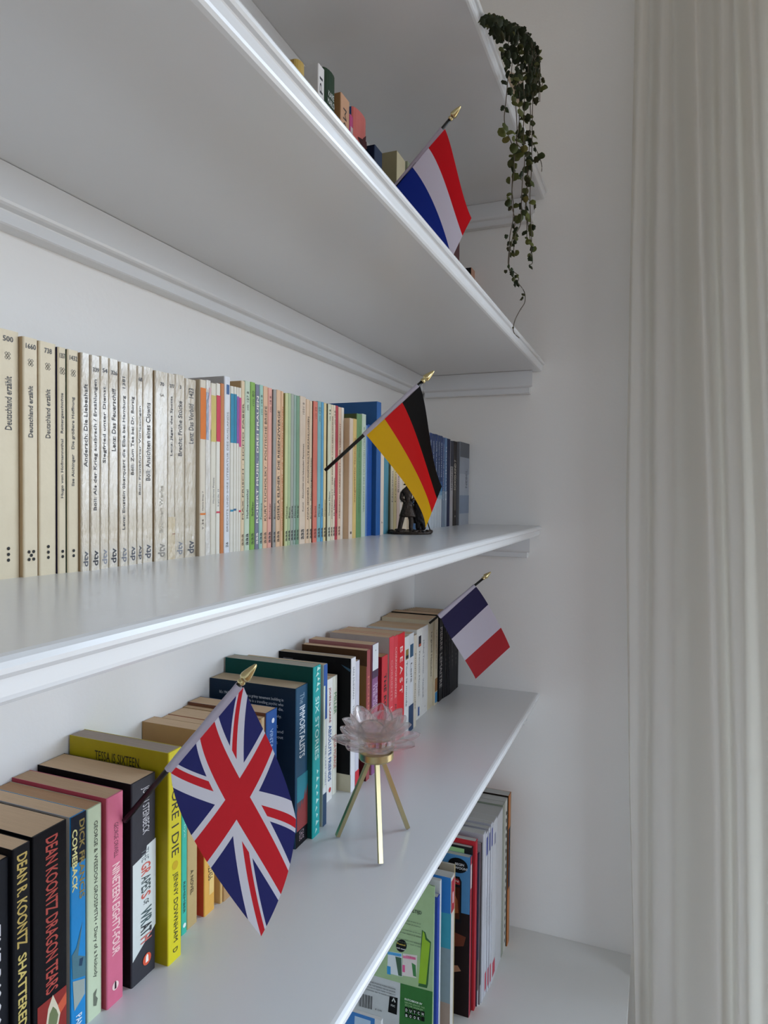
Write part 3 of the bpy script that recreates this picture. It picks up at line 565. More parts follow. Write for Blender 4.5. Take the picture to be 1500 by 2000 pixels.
 (None, 855, 1204, '#cbc0a4', None, 'cream paperback with a blue foot touching the black row', [('d', 'Le Rouge et le Noir', .4, .85, .3, .6, '#5c543c'), ('r', .2, .9, .02, .14, '#2c7cac'), ('r', .1, .9, .15, .3, '#8c6434')]),
 (858, 865, 1200, '#16161a', '#0c0c10', 'black paperback with a pale name, leftmost of the black row', [('d', 'PIERRE LEMAITRE', .15, .85, .15, .8, '#a09c98', .01)]),
]
for k in range(9):
    D.append((None, 865+3.4*(k+1), 1200-k*.9, ['#15151a', '#1b1a1e', '#121216'][k % 3], None,
              ['thin black paperback at the row end, %s' % w for w in ('directly right of the pale name', 'second right of the pale name', 'third right of the pale name', 'fourth right of the pale name', 'fifth right of the pale name', 'fourth from the side wall', 'third from the side wall', 'second from the side wall', 'closest to the side wall')][k],
              [('d', 'NOIR', .3, .8, .3, .65, '#55504a')] if k % 2 else [('r', .2, .8, .5, .8, '#2c2826')], {'group': 'matching thin black paperbacks at the row end', 'depth': .104}))
def dy(x):
    return -.110-.006*max(0, x+.9)
DA = {'thick black paperback with red': (131, 2046), 'blue paperback with black head': (168, 2005), 'pale green paperback with small': (197, 1976), 'pink paperback whose': (209, 1974), 'charcoal paperback': (254, 1935), 'bright yellow paperback': (323, 1893.5), 'slim turquoise': (350, 1833), 'worn tan': (368, 1815), 'amber paperback': (400, 1791), 'brown paperback at the right': (432, 1764), 'dark blue paperback with blurb': (577, 1659), 'tall teal': (609, 1640.6), 'white paperback with a blue head and navy': (631, 1614.4), 'white paperback with mixed': (637.3, 1568.5), 'white paperback with green and red': (651, 1552), 'large black-covered': (685, 1547.7), 'thin lavender': (695, 1538), 'paperback with a golden': (713, 1528), 'mauve paperback': (727, 1513), 'low red': (753.5, 1483), 'taller rose-red paperback, left': (764, 1471), 'white paperback with a dark flower': (824, 1397), 'broad plain': (834, 1388), 'beige paperback left of the black': (846, 1377), 'cream paperback with a blue foot': (852, 1374.6), 'black paperback with a pale name': (865, 1363.5)}
for _i, _t in enumerate(D):
    _k = [v for k, v in DA.items() if _t[5].startswith(k)]
    if _k: D[_i] = _t[:7]+(dict(_t[7] if len(_t) > 7 else {}, bl=_k[0]),)
for _t in list(D):
    _e = _t[7] if len(_t) > 7 else None
    if _e is None: D[D.index(_t)] = _t+({'pages': PG},)
    elif 'pages' not in _e: _e['pages'] = PG
row(D, onY(-130, 1800, -.110)[0], dy, ZD, lambda p: 1780-.55*p if p < 620 else 1780-.55*620-(p-620)*.6, .110, GD)

# --- shelf under the vine: only heads of books show above the shelf edge
GB = 'books on the second shelf from the top'
def up_book(l, r, s, yt, cov, side, lab, items=(), **k):
    Y = -.135
    x0 = onY(l, yt, Y)[0]; x1 = onY(r, yt, Y)[0]
    h = onY((l+r)/2, yt, Y)[2]-ZB
    return book('book', lab, GB, x0, x1, Y, ZB, h, .128, cov, side, items, **k)
up_book(583, 599, 0, 122, '#b89c54', '#9a7c3c', 'ochre book, leftmost head above the shelf edge', rnd_sp=.006)
up_book(622, 634, 0, 130, '#dcdcdc', '#b8b8b8', 'white book with a black ink mark above the shelf edge', [('d', 'Idee', .72, .94, .2, .7, '#34343a', .0)])
up_book(637, 659, 0, 142, '#2c4030', '#1c2c20', 'dark green rounded book above the shelf edge', [('h', 'KARE', .2, .7, .86, .89, '#c8ccc8'), ('h', 'MARLO', .15, .75, .82, .85, '#c8ccc8'), ('d', 'Z', .55, .65, .2, .7, '#dcdcdc')], rnd_sp=.006)
up_book(666, 683, 0, 190, '#c89c7c', '#a87c50', 'peach book reading downwards from its head', [('d', 'MOR', .72, .93, .25, .65, '#3c2c24', .0)])
up_book(683.5, 690, 0, 226, '#b8447c', '#a02840', 'thin magenta book beside the coral one', [('r', .2, .9, .72, .93, '#c4b8b8'), ('r', .3, .8, .76, .88, '#3a3436')])
up_book(694, 720, 0, 222, '#cc6c64', '#1f4c88', 'coral rounded book with a blue head edge', [('p', [(.2, .84), (.85, .87), (.9, .83), (.5, .80)], '#3c1c20'), ('p', [(.55, .86), (.65, .68), (.55, .58), (.75, .64), (.8, .9)], '#4a2226'), ('r', .85, 1, .3, .7, '#b48ca8')], rnd_sp=.006)
up_book(732, 747, 0, 291, '#1c3050', '#12203a', 'navy book left of the red, white and blue flag', [('d', 'LUX', .62, .78, .2, .7, '#d4d8e0', .01)])
up_book(775, 792, 0, 305, '#c4bc9c', '#4c4034', 'beige book with black lettering touching the red, white and blue flag', [('d', 'MAIER', .4, .85, .3, .85, '#2c2824', .03), ('q', [(0, .8), (1, .8), (1, 1), (0, 1)], '#8c8464')])
up_book(796, 808, 0, 322, '#8c947c', None, 'grey-green book mostly behind the red, white and blue flag')
up_book(887, 898, 0, 462, '#5c3038', '#1c1c24', 'dark red book with pale lettering below the flag corner', [('u', 'SEER', .3, .8, .3, .7, '#b8a8a8', .02)])
up_book(921, 929, 0, 527, '#b88c74', '#1c1818', 'small tan book with a black side, last above the shelf edge', [('r', 0, 1, .0, .3, '#a83c44')])

# --- magazines on the cabinet
GE = 'magazines and booklets on the cabinet'
_g = atD(846, 1900, 1.165); xg = float(_g[0]); MY = float(_g[1])
def magz(l, r, yt, cov, side, lab, items=(), ymid=1800, Y=MY, depth=.21, h0=None, x0=None, x1=None, **k):
    if x1 is None: x1 = onY(r, ymid, Y)[0]
    if x0 is None: x0 = onY(l, ymid, Y)[0]
    h = h0 if h0 else onY((l+r)/2, yt, Y)[2]-ZE
    return book('magazine', lab, GE, x0, x1, Y, ZE, h, min(depth, -Y-.002), cov, side, items, cat='magazine', pages='#b9b9b6', top_inset=.001, **k)
# green puzzle booklet: its printed back faces the viewer
gz = onX(846, 1733, xg)[2]-ZE
hG = gz
dG = -MY-.003
def g_ab(px, py):
    p = onX(px, py, xg); return (1-(p[1]-MY)/dG, (p[2]-ZE)/hG)
def gp(pts): return [g_ab(*q) for q in pts]
its = [('q', gp([(735, 1903), (780, 1914), (843, 1931), (849, 1733), (780, 1700), (700, 1680)]), '#9ab488'),
       ('q', gp([(600, 1868), (740, 1908), (782, 1920), (780, 2060), (600, 2020)]), '#bcbfc0'),
       ('q', gp([(782, 1920), (845, 1937), (842, 2080), (778, 2062)]), '#2c6a2c'),
       ('q', gp([(824, 1816), (831, 1821), (834, 1832), (842, 1840), (836, 1922), (834, 1930), (817, 1926), (818, 1920)]), '#2c5c2c'),
       ('q', gp([(826, 1818), (829, 1823), (831, 1835), (840, 1842), (832, 1923), (817, 1920)]), '#8cb428')]
cc = (784, 1847)
its += [('q', gp([(758, 1858), (785, 1862), (786, 1908), (756, 1900)]), '#cdd4d8'), ('q', gp([(757, 1858), (784, 1863), (784, 1868), (757, 1864)]), '#4c9cd0'),
        ('q', gp([(756, 1886), (763, 1888), (763, 1904), (756, 1902)]), '#2c8cc8'), ('q', gp([(772, 1868), (784, 1871), (785, 1907), (778, 1905)]), '#3c5c44'),
        ('q', gp([(787, 1862), (815, 1866), (813, 1910), (786, 1905)]), '#d4ccc8'), ('q', gp([(787, 1866), (812, 1870), (812, 1875), (787, 1871)]), '#d4789c'),
        ('q', gp([(786, 1884), (791, 1885), (791, 1899), (786, 1898)]), '#d4588c'), ('q', gp([(804, 1880), (812, 1885), (813, 1908), (807, 1906)]), '#3c7c44'),
        ('q', gp([(cc[0]+10.5*math.cos(q*PI/8), cc[1]+12.5*math.sin(q*PI/8)) for q in range(16)]), '#14161a')]
# barcode and certificate block
for k in range(14):
    x = 702+k*1.85; wd = (.9, 1.3, .6)[k % 3]
    its.append(('q', gp([(x, 1939+k*.5), (x+wd, 1939.3+k*.5), (x+wd-1, 1965+k*.5), (x-1, 1964.7+k*.5)]), '#2c2c30'))
its += [('q', gp([(761, 1945), (777, 1949), (775, 1982), (758, 1976)]), '#0c0e10')]
its += [('q', gp([(765, 1955), (769, 1948), (773, 1957), (771, 1958), (769, 1952), (767, 1956)]), '#c8ccc8')]
for i in range(2):
    for j in range(5):
        a = 791+j*7.9; b = 1966+j*2.0+i*10.6
        its.append(('q', gp([(a, b), (a+6.8, b+1.7), (a+6.6, b+10.6), (a-.2, b+8.9)]), '#0e120e'))
green = magz(0, 0, 1733, '#9ab488', '#9ab488', 'green puzzle booklet showing its printed back with barcode and marker pen', its, x0=xg, x1=xg+.006, depth=dG, h0=hG)
def gtext(s, p0, p1, h, col, bold=.01):
    a0, b0 = g_ab(*p0); a1, b1 = g_ab(*p1); fr = cover_frame(dG, hG)
    sh = (b1-b0)/(a1-a0) if a1 != a0 else 0
    hb = h/1330*1.15/hG
    text_part(green, s, lambda a, b, l: fr(a, b+sh*0, l), a0, a1, b0, b0+hb, col, bold, lift=.0013)
_L = 0
gtext('PUZZELTIJD', (784, 1778), (824, 1780), 9, '#28342c', .02)
for k, (s, yy) in enumerate([('De leukste puzzels om lekker de tijd', 1795), ('mee door te brengen of ontspannen', 1800), ('Puzzel mee en maak kans op een prijs', 1812), ('elke maand weer nieuw in de winkel', 1817), ('Kruiswoord en sudoku voor iedereen', 1829), ('zwart-wit en in kleur, heel vrolijk', 1834)]):
    gtext(s, (780-k*4, yy), (822, yy+6), 3.2, '#4c5c48')
for k, (s) in enumerate(['NIETS UIT DEZE UITGAVE MAG WORDEN OVERGENOMEN', 'ZONDER TOESTEMMING VAN DE UITGEVER', 'DRUKFOUTEN EN PRIJZEN ONDER VOORBEHOUD', 'OPLOSSINGEN ZIJN TE VINDEN ACHTERIN']):
    gtext(s, (716+k*-2, 1916+k*5), (773, 1926+k*5), 3, '#2c2c30')
gtext('Puzzel', (776, 1843), (792, 1846), 3.6, '#d8c04c'); gtext('ook mee!', (775, 1851), (792, 1853), 3.4, '#e4e4e4', .02)
gtext('Family', (769, 1866), (783, 1868), 3.4, '#2c8cc8'); gtext('VARIA', (793, 1868), (811, 1871), 4, '#d03c74')
gtext('€ 2,95', (733, 1972), (746, 1975), 4, '#2c2c30')
gtext('FSC', (764, 1964), (772, 1966), 4, '#c8ccc8')
gtext('DUTCHBOOK BV', (791, 1952), (825, 1959), 4.2, '#e4ece0', .025); gtext('NIEUWE GRACHT 74 K', (791, 1958), (830, 1966), 3.8, '#9cc08c'); gtext('2012 NK HAARLEM', (791, 1963), (826, 1972), 3.8, '#9cc08c')
for i, wd in enumerate(('DUTCH', 'BOOK')):
    for j, ch in enumerate(wd):
        a = 791+j*7.9+1.6; b = 1966+j*2.0+i*10.6+8
        gtext(ch, (a, b), (a+3.6, b+.8), 5.6, '#e8ece8', .02)
# small booklet in front
XO = -.72
def oa(px, py): return 1-(onX(px, py, XO)[1]+.215)/.20
ob = book('magazine', 'booklet whose blue and white top edge shows at the picture foot', GE, XO, XO+.006, -.215, ZE, onX(705, 1981, XO)[2]-ZE, .20, '#b8bbbc', '#b8bbbc',
    [('q', [(0, .80), (oa(730, 1986), .80), (oa(732, 1986), 1), (0, 1)], '#2468a8'), ('q', [(oa(690, 1980), .80), (oa(722, 1986), .80), (oa(724, 1986), .985), (oa(693, 1980), .985)], '#9cb4c8'), ('q', [(oa(745, 1990), .9), (oa(760, 1990), .9), (oa(760, 1990), .965), (oa(745, 1990), .965)], '#1c1e20')], cat='magazine', pages='#b9b9b6')
def gew():
    return [('q', [(0, 0), (1, 0), (1, .645), (.0, .645)], '#241a1a'), ('q', [(.5, .578), (.925, .578), (.925, .84), (.905, .867), (.5, .867)], '#18191e'),
          ('q', [(.5, .817), (.91, .817), (.91, .84), (.89, .853), (.5, .853)], '#a8242c'), ('q', [(.5, .60), (.91, .60), (.91, .80), (.5, .80)], '#4c2418'),
          ('q', [(.80, .62), (.90, .64), (.89, .72), (.84, .78)], '#9c5430'), ('q', [(.82, .52), (.97, .50), (.95, .44), (.84, .42)], '#6c3420'), ('q', [(.84, .30), (.90, .31), (.93, .28), (.86, .26)], '#a8785c'),
          ('q', [(.89+.088*math.cos(q*PI/12), .937+.047*math.sin(q*PI/12)) for q in range(24)], '#121418'),
          ('c', 'BEGIN', .865, .945, .937, .953, '#d8dce0', .02), ('c', 'GEWOON!', .83, .975, .914, .93, '#d8dce0', .02), ('c', 'zing', .85, .90, .83, .845, '#e4d8d8', .01),
          ('r', 0, 1, 0, 1, '#a83040'), ('r', .1, .9, .80, .95, '#d4c8c8')]
def jr(lab, yt, r, foot=True):
    return (None, r, yt, '#cdd0d8', '#9c9ca4', 'thin white journal with a blue head and red foot mark, '+lab,
      [('r', .15, .85, .86, .97, '#24348c'), ('r', .15, .85, .03, .14, '#c43c54'), ('u', 'tijdschrift voor taal en letteren', .4, .6, .3, .7, '#8c8e94')])
MG = {'pages': '#b9b9b6', 'cat': 'magazine'}
E_ = [
 (None, 859, 1747, '#22409c', '#22409c', 'royal blue notebook between the green booklet and the beach magazine', [('r', .2, .9, .02, .12, '#c8ccd0')]),
 (None, 862, 1718, '#c8ccd0', '#c8ccd0', 'white notepad standing higher than the royal blue notebook', []),
 (881, 887, 1712, '#d0ccc6', '#2c78c0', 'travel magazine with sea and sand on its cover', [('q', [(0, 0), (1, 0), (1, .22), (0, .24)], '#a89484'), ('q', [(0, .24), (1, .22), (1, .56), (0, .56)], '#8a9ca0'), ('q', [(0, .56), (1, .56), (1, .78), (0, .74)], '#3c9cb0'), ('r', 0, 1, .78, .98, '#a82838'), ('h', '1', .25, .75, .83, .90, '#f0f0f0', .03)]),
 (None, 888.5, 1690, '#b0a078', '#9c9484', 'beige stack of papers peeking over the travel magazine', [('q', [(.5, .955), (.85, .955), (.85, .975), (.5, .975)], '#22242a')]),
 (917, 920, 1676, '#4c84b4', '#4c86b8', 'blue cookery magazine with a round black badge on its cover', gew()),
 (None, 922.5, 1656, '#1c1e20', '#9cc88c', 'black magazine with a pale green panel behind the cookery magazine', [('q', [(0, 1), (1, 1), (1, .985), (0, .985)], '#202224'), ('q', [(.93, 0), (1, 0), (1, 1), (.93, 1)], '#202224')]),
 (None, 931, 1642, '#b42c38', '#b8242e', 'red magazine among the dark ones', [('q', [(.5, .95), (.7, .985), (.8, .96), (.5, .95)], '#d8843c')]),
 (None, 935, 1668, '#20263c', '#4c3c4c', 'navy-spined magazine right of the red one', [('r', 0, 1, .0, .3, '#7c6c54'), ('r', 0, 1, 0, .1, '#d4d4d4')]),
 (None, 940, 1650, '#34302f', '#8c7c84', 'thin dark magazine beside the white block of journals', [('r', 0, 1, .0, .12, '#c8c8c8')]),
 (941.5, 946.5, 1632, '#c2c4cc', '#a8a8b0', 'first white journal of the block, without blue marks', []),
 jr('first of three', 1627, 951), jr('middle of three', 1619, 955.5), jr('last of three', 1610, 960.2),
 (None, 968, 1600, '#cdd0d6', '#a8a8ac', 'thin white journal with grey head marks and a red foot', [('r', .3, .7, .85, .92, '#8c90a4'), ('r', .2, .9, .03, .12, '#c43c54')]),
 (None, 979, 1583, '#c6c8cc', '#a4a4a8', 'thickest white journal of the block', []),
 (None, 983, 1573, '#989c90', '#7c8474', 'thin grey-green booklet right of the thick white journal', []),
 (None, 988, 1565, '#c4c4bc', '#a8a8a4', 'white booklet with black dashes down its spine', [('r', .3, .6, .05+k*.05, .075+k*.05, '#2c2c2c') for k in range(18)]),
 (None, 995, 1554, '#b46c30', '#1c1814', 'orange and black booklet standing nearest the side wall', [('r', 0, 1, .38, .78, '#1c1c34'), ('r', .7, 1, 0, 1, '#a49884')]),
]
ED = {'royal blue notebook': 1.178, 'white notepad': 1.19, 'travel magazine': 1.215, 'beige stack': 1.235, 'blue cookery': 1.258, 'black magazine with a pale': 1.266, 'red magazine': 1.276, 'navy-spined': 1.281, 'thin dark magazine': 1.285, 'first white journal': 1.3}
EP = [(950, 1.3115), (963.6, 1.343), (974, 1.393), (980, 1.418), (992, 1.467), (1000, 1.48)]
E_ = [t[:7]+(dict(MG, dist=next((v for k, v in ED.items() if t[5].startswith(k)), float(np.interp(t[1], [a for a, b in EP], [b for a, b in EP])))),) for t in E_]
row(E_, xg+.0062, lambda x: MY, ZE, lambda p: 1800, .212, GE, 'magazine', gap=.0006)

# ---------------------------------------------------------------- flags
BLACK = mat('#0c0c0d', .35); GOLD = mat('#d3c594', .18, 'plain', 1.0)
def flag_mat(name, build):
    m = bpy.data.materials.new(name); m.use_nodes = True; nt = m.node_tree; b = nt.nodes['Principled BSDF']
    uv = nt.nodes.new('ShaderNodeUVMap'); sp = nt.nodes.new('ShaderNodeSeparateXYZ'); nt.links.new(uv.outputs[0], sp.inputs[0])
    def op(o, a, c=0.0, cc=None):
        n = nt.nodes.new('ShaderNodeMath'); n.operation = o
        for i, q in enumerate((a, c) if cc is None else (a, c, cc)):
            if isinstance(q, (int, float)): n.inputs[i].default_value = q
            else: nt.links.new(q, n.inputs[i])
        return n.outputs[0]
    def mix(f, A, B):
        n = nt.nodes.new('ShaderNodeMix'); n.data_type = 'RGBA'; nt.links.new(f, n.inputs['Factor'])
        for k, q in (('A', A), ('B', B)):
            if isinstance(q, tuple): n.inputs[k].default_value = q
            else: nt.links.new(q, n.inputs[k])
        return n.outputs['Result']
    col = build(op, mix, sp.outputs['X'], sp.outputs['Y'])
    # cloth: partly see-through to light from behind
    nt.links.new(col, b.inputs['Base Color']); b.inputs['Roughness'].default_value = .75
    tr = nt.nodes.new('ShaderNodeBsdfTranslucent'); nt.links.new(col, tr.inputs[0])
    t = nt.nodes.new('ShaderNodeTexCoord'); no = nt.nodes.new('ShaderNodeTexNoise'); no.inputs['Scale'].default_value = 900
    nt.links.new(t.outputs['Object'], no.inputs['Vector'])
    bp = nt.nodes.new('ShaderNodeBump'); bp.inputs['Strength'].default_value = .25; bp.inputs['Distance'].default_value = .0004
    nt.links.new(no.outputs['Fac'], bp.inputs['Height']); nt.links.new(bp.outputs[0], b.inputs['Normal'])
    mx = nt.nodes.new('ShaderNodeMixShader'); mx.inputs[0].default_value = .3
    out = nt.nodes['Material Output']
    nt.links.new(b.outputs[0], mx.inputs[1]); nt.links.new(tr.outputs[0], mx.inputs[2]); nt.links.new(mx.outputs[0], out.inputs[0])
    return m
def tri(c1, c2, c3, axis, a=1/3, b=2/3):
    def f(op, mix, U, V):
        q = V if axis == 'v' else U
        r = mix(op('GREATER_THAN', q, a), lin(c1), lin(c2))
        return mix(op('GREATER_THAN', q, b), r, lin(c3))
    return f
def union(op, mix, U, V):
    R_, W_, B_ = lin('#d42430'), lin('#e2e2ee'), lin('#282c6e')
    x = op('MULTIPLY', op('SUBTRACT', U, .5), 1.6); y = op('SUBTRACT', .5, V)      # width 1.6, height 1, y up
    ax = op('ABSOLUTE', x); ay = op('ABSOLUTE', y)
    L = math.hypot(.8, .5); nx, ny = .5/L, .8/L
    d1 = op('SUBTRACT', op('MULTIPLY', y, ny), op('MULTIPLY', x, nx))   # diagonal rising to the right
    d2 = op('ADD', op('MULTIPLY', y, ny), op('MULTIPLY', x, nx))        # falling
    wh = op('LESS_THAN', op('MINIMUM', op('ABSOLUTE', d1), op('ABSOLUTE', d2)), .085)
    c = mix(wh, B_, W_)
    sx = op('SIGN', x)
    # thin red saltires, offset pinwheel fashion
    def red(d, sgn):
        s = op('MULTIPLY', d, op('MULTIPLY', sx, sgn))
        return op('MULTIPLY', op('GREATER_THAN', s, 0.0), op('LESS_THAN', s, .058))
    c = mix(red(d1, -1.0), c, R_)
    c = mix(red(d2, 1.0), c, R_)
    # the white must return on the other half of each thin saltire: cross on top
    c = mix(op('MAXIMUM', op('LESS_THAN', ax, .155), op('LESS_THAN', ay, .155)), c, W_)
    c = mix(op('MAXIMUM', op('LESS_THAN', ax, .10), op('LESS_THAN', ay, .10)), c, R_)
    return c
SLEEVE = flag_mat('sleeve_cloth', lambda op, mix, U, V: mix(op('LESS_THAN', U, -5), lin('#d4cfe0'), lin('#d4cfe0')))
def bez(p, t):
    p = [np.array(q, float) for q in p]
    while len(p) > 1: p = [p[i]*(1-t)+p[i+1]*t for i in range(len(p)-1)]
    return p[0]
def flag(label, base3, tip_px, tip_d, Ht, Hb, Ft, Fb, top_c, bot_c, fly_c, m, bulge, sleeve_px, cap=None):
    P0 = np.array(base3); P1 = atD(*tip_px, tip_d)
    o = thing('hand_flag', label, 'flag', P0, None)
    hd = P1-P0; L = np.linalg.norm(hd); u = hd/L
    nrm = np.array((-hd[1], hd[0], 0)); nrm /= np.linalg.norm(nrm)
    def on(px, py, off=0):
        r = ray(px, py); t = ((P0-CAM)@nrm)/(r@nrm); p = CAM+r*t
        return p+(r/np.linalg.norm(r))*off
    loc = lambda p: tuple(p-P0)
    fl = .021
    v, f = tube([loc(P0-u*.002), loc(P1-u*fl)], .0024, 12); mesh('pole', v, f, BLACK, o, smooth=True)
    # spear finial turned about the pole
    prof = [(.0028, -.0215), (.0034, -.0212), (.0036, -.0190), (.0028, -.0182), (.0030, -.0170), (.0046, -.0160), (.0050, -.0140), (.0044, -.0110), (.0030, -.0060), (.0014, -.0012), (.0002, 0)]
    vv, ff = lathe(prof, 24)
    q = Vector(tuple(u)).to_track_quat('Z', 'Y')
    vv = [tuple(q @ Vector(a)+Vector(loc(P1))) for a in vv]
    mesh('finial', vv, ff, GOLD, o, smooth=True)
    NI, NJ = 40, 56
    vs, fs, uvs = [], [], []
    for i in range(NI+1):
        s = i/NI
        for j in range(NJ+1):
            t = j/NJ
            T = bez([Ht]+top_c+[Ft], t); B = bez([Hb]+bot_c+[Fb], t)
            Lh = bez([Ht, Hb], s); Rf = bez([Ft]+fly_c+[Fb], s)
            p = (1-s)*T+s*B+(1-t)*Lh+t*Rf-((1-s)*(1-t)*np.array(Ht)+(1-s)*t*np.array(Ft)+s*(1-t)*np.array(Hb)+s*t*np.array(Fb))
            vs.append(loc(on(p[0], p[1], bulge(s, t)))); uvs.append((t, s))
    for i in range(NI):
        for j in range(NJ):
            a = i*(NJ+1)+j; fs.append((a, a+1, a+NJ+2, a+NJ+1))
    fo = mesh('flag_cloth', vs, fs, m, o, smooth=True)
    ul = fo.data.uv_layers.new(name='UVMap')
    for lp in fo.data.loops: ul.data[lp.index].uv = uvs[lp.vertex_index]
    # sleeve wrapped round the pole
    a, b = sleeve_px
    def onpole(pxy):
        r = ray(*pxy); w0 = P0-CAM; # closest point on pole line to the ray
        rr = r/np.linalg.norm(r); A = np.array([[u@u, -(u@rr)], [u@rr, -(rr@rr)]]); bb = np.array([-(w0@u), -(w0@rr)])
        k = np.linalg.solve(A, bb)[0]; return P0+u*k
    pa, pb = onpole(a), onpole(b)
    ch, cb = on(*Ht), on(*Hb)
    ring_v, ring_f = [], []; seg = 18; NS = 14
    for i in range(NS+1):
        s = i/NS; c0 = pa*(1-s)+pb*s; hh = ch*(1-s)+cb*s
        tow = hh-c0; tow = tow-u*(tow@u); ln = np.linalg.norm(tow); tow /= max(ln, 1e-6); sd = np.cross(u, tow)
        for k in range(seg):
            w = 2*PI*k/seg; rad = .0031+.0002*math.sin(5*w+i)
            pt = c0+tow*rad*math.cos(w)+sd*rad*math.sin(w)
            if math.cos(w) > .55: pt = c0+tow*(ln*.55*(math.cos(w)-.55)/.45+rad*.55+0)+sd*rad*.5*math.sin(w)
            if math.cos(w) > .99: pt = hh
            ring_v.append(loc(pt))
    for i in range(NS):
        for k in range(seg):
            k2 = (k+1) % seg; ring_f.append((i*seg+k, i*seg+k2, (i+1)*seg+k2, (i+1)*seg+k))
    so = mesh('sleeve', ring_v, ring_f, SLEEVE, o, smooth=True); so.data.uv_layers.new(name='UVMap')
    return o
# Union-style flag, lower left
xD = onY(246, 1650, -.112)[0]
flag('large flag of red and white crosses on blue, hanging over the thick paperbacks', (xD, -.112, onY(246, 1600, -.112)[2]), (501, 1297), .560,
     (476, 1342), (334, 1510), (578, 1600), (510, 1829), [(497, 1400), (552, 1478)], [(338, 1600), (425, 1722)], [(576, 1690), (545, 1765)],
     flag_mat('saltire_cross_cloth', union), lambda s, t: .012*math.sin(PI*t*1.1)*(1-s)*t-.010*t*t*(1-s)+.004*math.sin(s*PI*2+t*3)*t, ((473, 1343), (330, 1505)))
xC = onY(637, 917, -.1125)[0]
flag('flag with black, red and gold bands above the dark figurine', (xC, -.1125, onY(637, 917, -.1125)[2]), (848, 724), .90,
     (820, 753), (716, 850), (863, 950), (831, 1031), [(838, 800), (838, 900)], [(760, 905), (832, 985)], [(850, 985)],
     flag_mat('black_red_gold_cloth', tri('#08080a', '#e01218', '#edb80a', 'v')), lambda s, t: .010*math.sin(PI*t)*math.sin(s*PI)-.006*t, ((818, 755), (710, 849)))
xB = onY(742, 395, -.13)[0]
flag('flag with red, white and blue bands half behind a shelf edge, near the top', (xB, -.132, onY(742, 395, -.132)[2]), (900, 207), .93,
     (869, 252), (773, 363), (921, 426), (858, 560), [(885, 285), (900, 385)], [(820, 420), (850, 490)], [(897, 470)],
     flag_mat('red_white_blue_cloth', tri('#da1220', '#e0dcec', '#0c2f96', 'v')), lambda s, t: .010*math.sin(PI*t)*math.sin(s*PI)-.004*t, ((866, 253), (768, 362)))
xF = onY(840, 1218, -.12)[0]
flag('flag with dark blue, white and red blocks, right of the black books', (xF, -.12, onY(846, 1213, -.12)[2]), (959, 1117), 1.335,
     (930, 1146), (862, 1208), (996, 1264), (929, 1326), [(950, 1170), (985, 1235)], [(875, 1245), (915, 1295)], [(962, 1295)],
     flag_mat('blue_white_red_cloth', tri('#221c4c', '#d0ccdc', '#b0222c', 'u')), lambda s, t: .006*math.sin(PI*t)*math.sin(s*PI), ((928, 1145), (860, 1208)))

# ---------------------------------------------------------------- candle holder
A_, B_, C_ = onZ(659, 1636, ZD), onZ(743, 1690, ZD), onZ(796, 1620, ZD)
cen = (A_+B_+C_)/3
zt = onY(738, 1474, cen[1])[2]-ZD
ch = thing('candle_holder', 'glass lotus candle holder on three brass legs standing on the lower shelf', 'candle holder', (cen[0], cen[1], ZD))
BRASS = mat('#c4b68c', .30, 'plain', 1.0)
for P, dz in ((A_, 0), (B_, 0), (C_, 0)):
    d = P-cen; top = (d[0]*.13, d[1]*.13, zt)
    bot = (d[0], d[1], .0022)
    v, f = tube([bot, top], .0036, 4); mesh('leg', v, f, BRASS, ch)
v, f = lathe([(0, zt-.003), (.020, zt-.003), (.0215, zt-.001), (.0215, zt+.0065), (.0205, zt+.007), (.0198, zt+.002), (0, zt+.002)], 96)
mesh('cup_ring', v, f, BRASS, ch, smooth=False)
GL = bpy.data.materials.new('pink_glass'); GL.use_nodes = True; b = GL.node_tree.nodes['Principled BSDF']
b.inputs['Base Color'].default_value = (1.0, .975, .97, 1); b.inputs['Roughness'].default_value = .01
b.inputs['Transmission Weight'].default_value = 1.0; b.inputs['IOR'].default_value = 1.45
_nt = GL.node_tree; _t = _nt.nodes.new('ShaderNodeBsdfTransparent'); _t.inputs[0].default_value = (1.0, .97, .965, 1)
_x = _nt.nodes.new('ShaderNodeMixShader'); _x.inputs[0].default_value = .50
_nt.links.new(b.outputs[0], _x.inputs[1]); _nt.links.new(_t.outputs[0], _x.inputs[2]); _nt.links.new(_x.outputs[0], _nt.nodes['Material Output'].inputs[0])
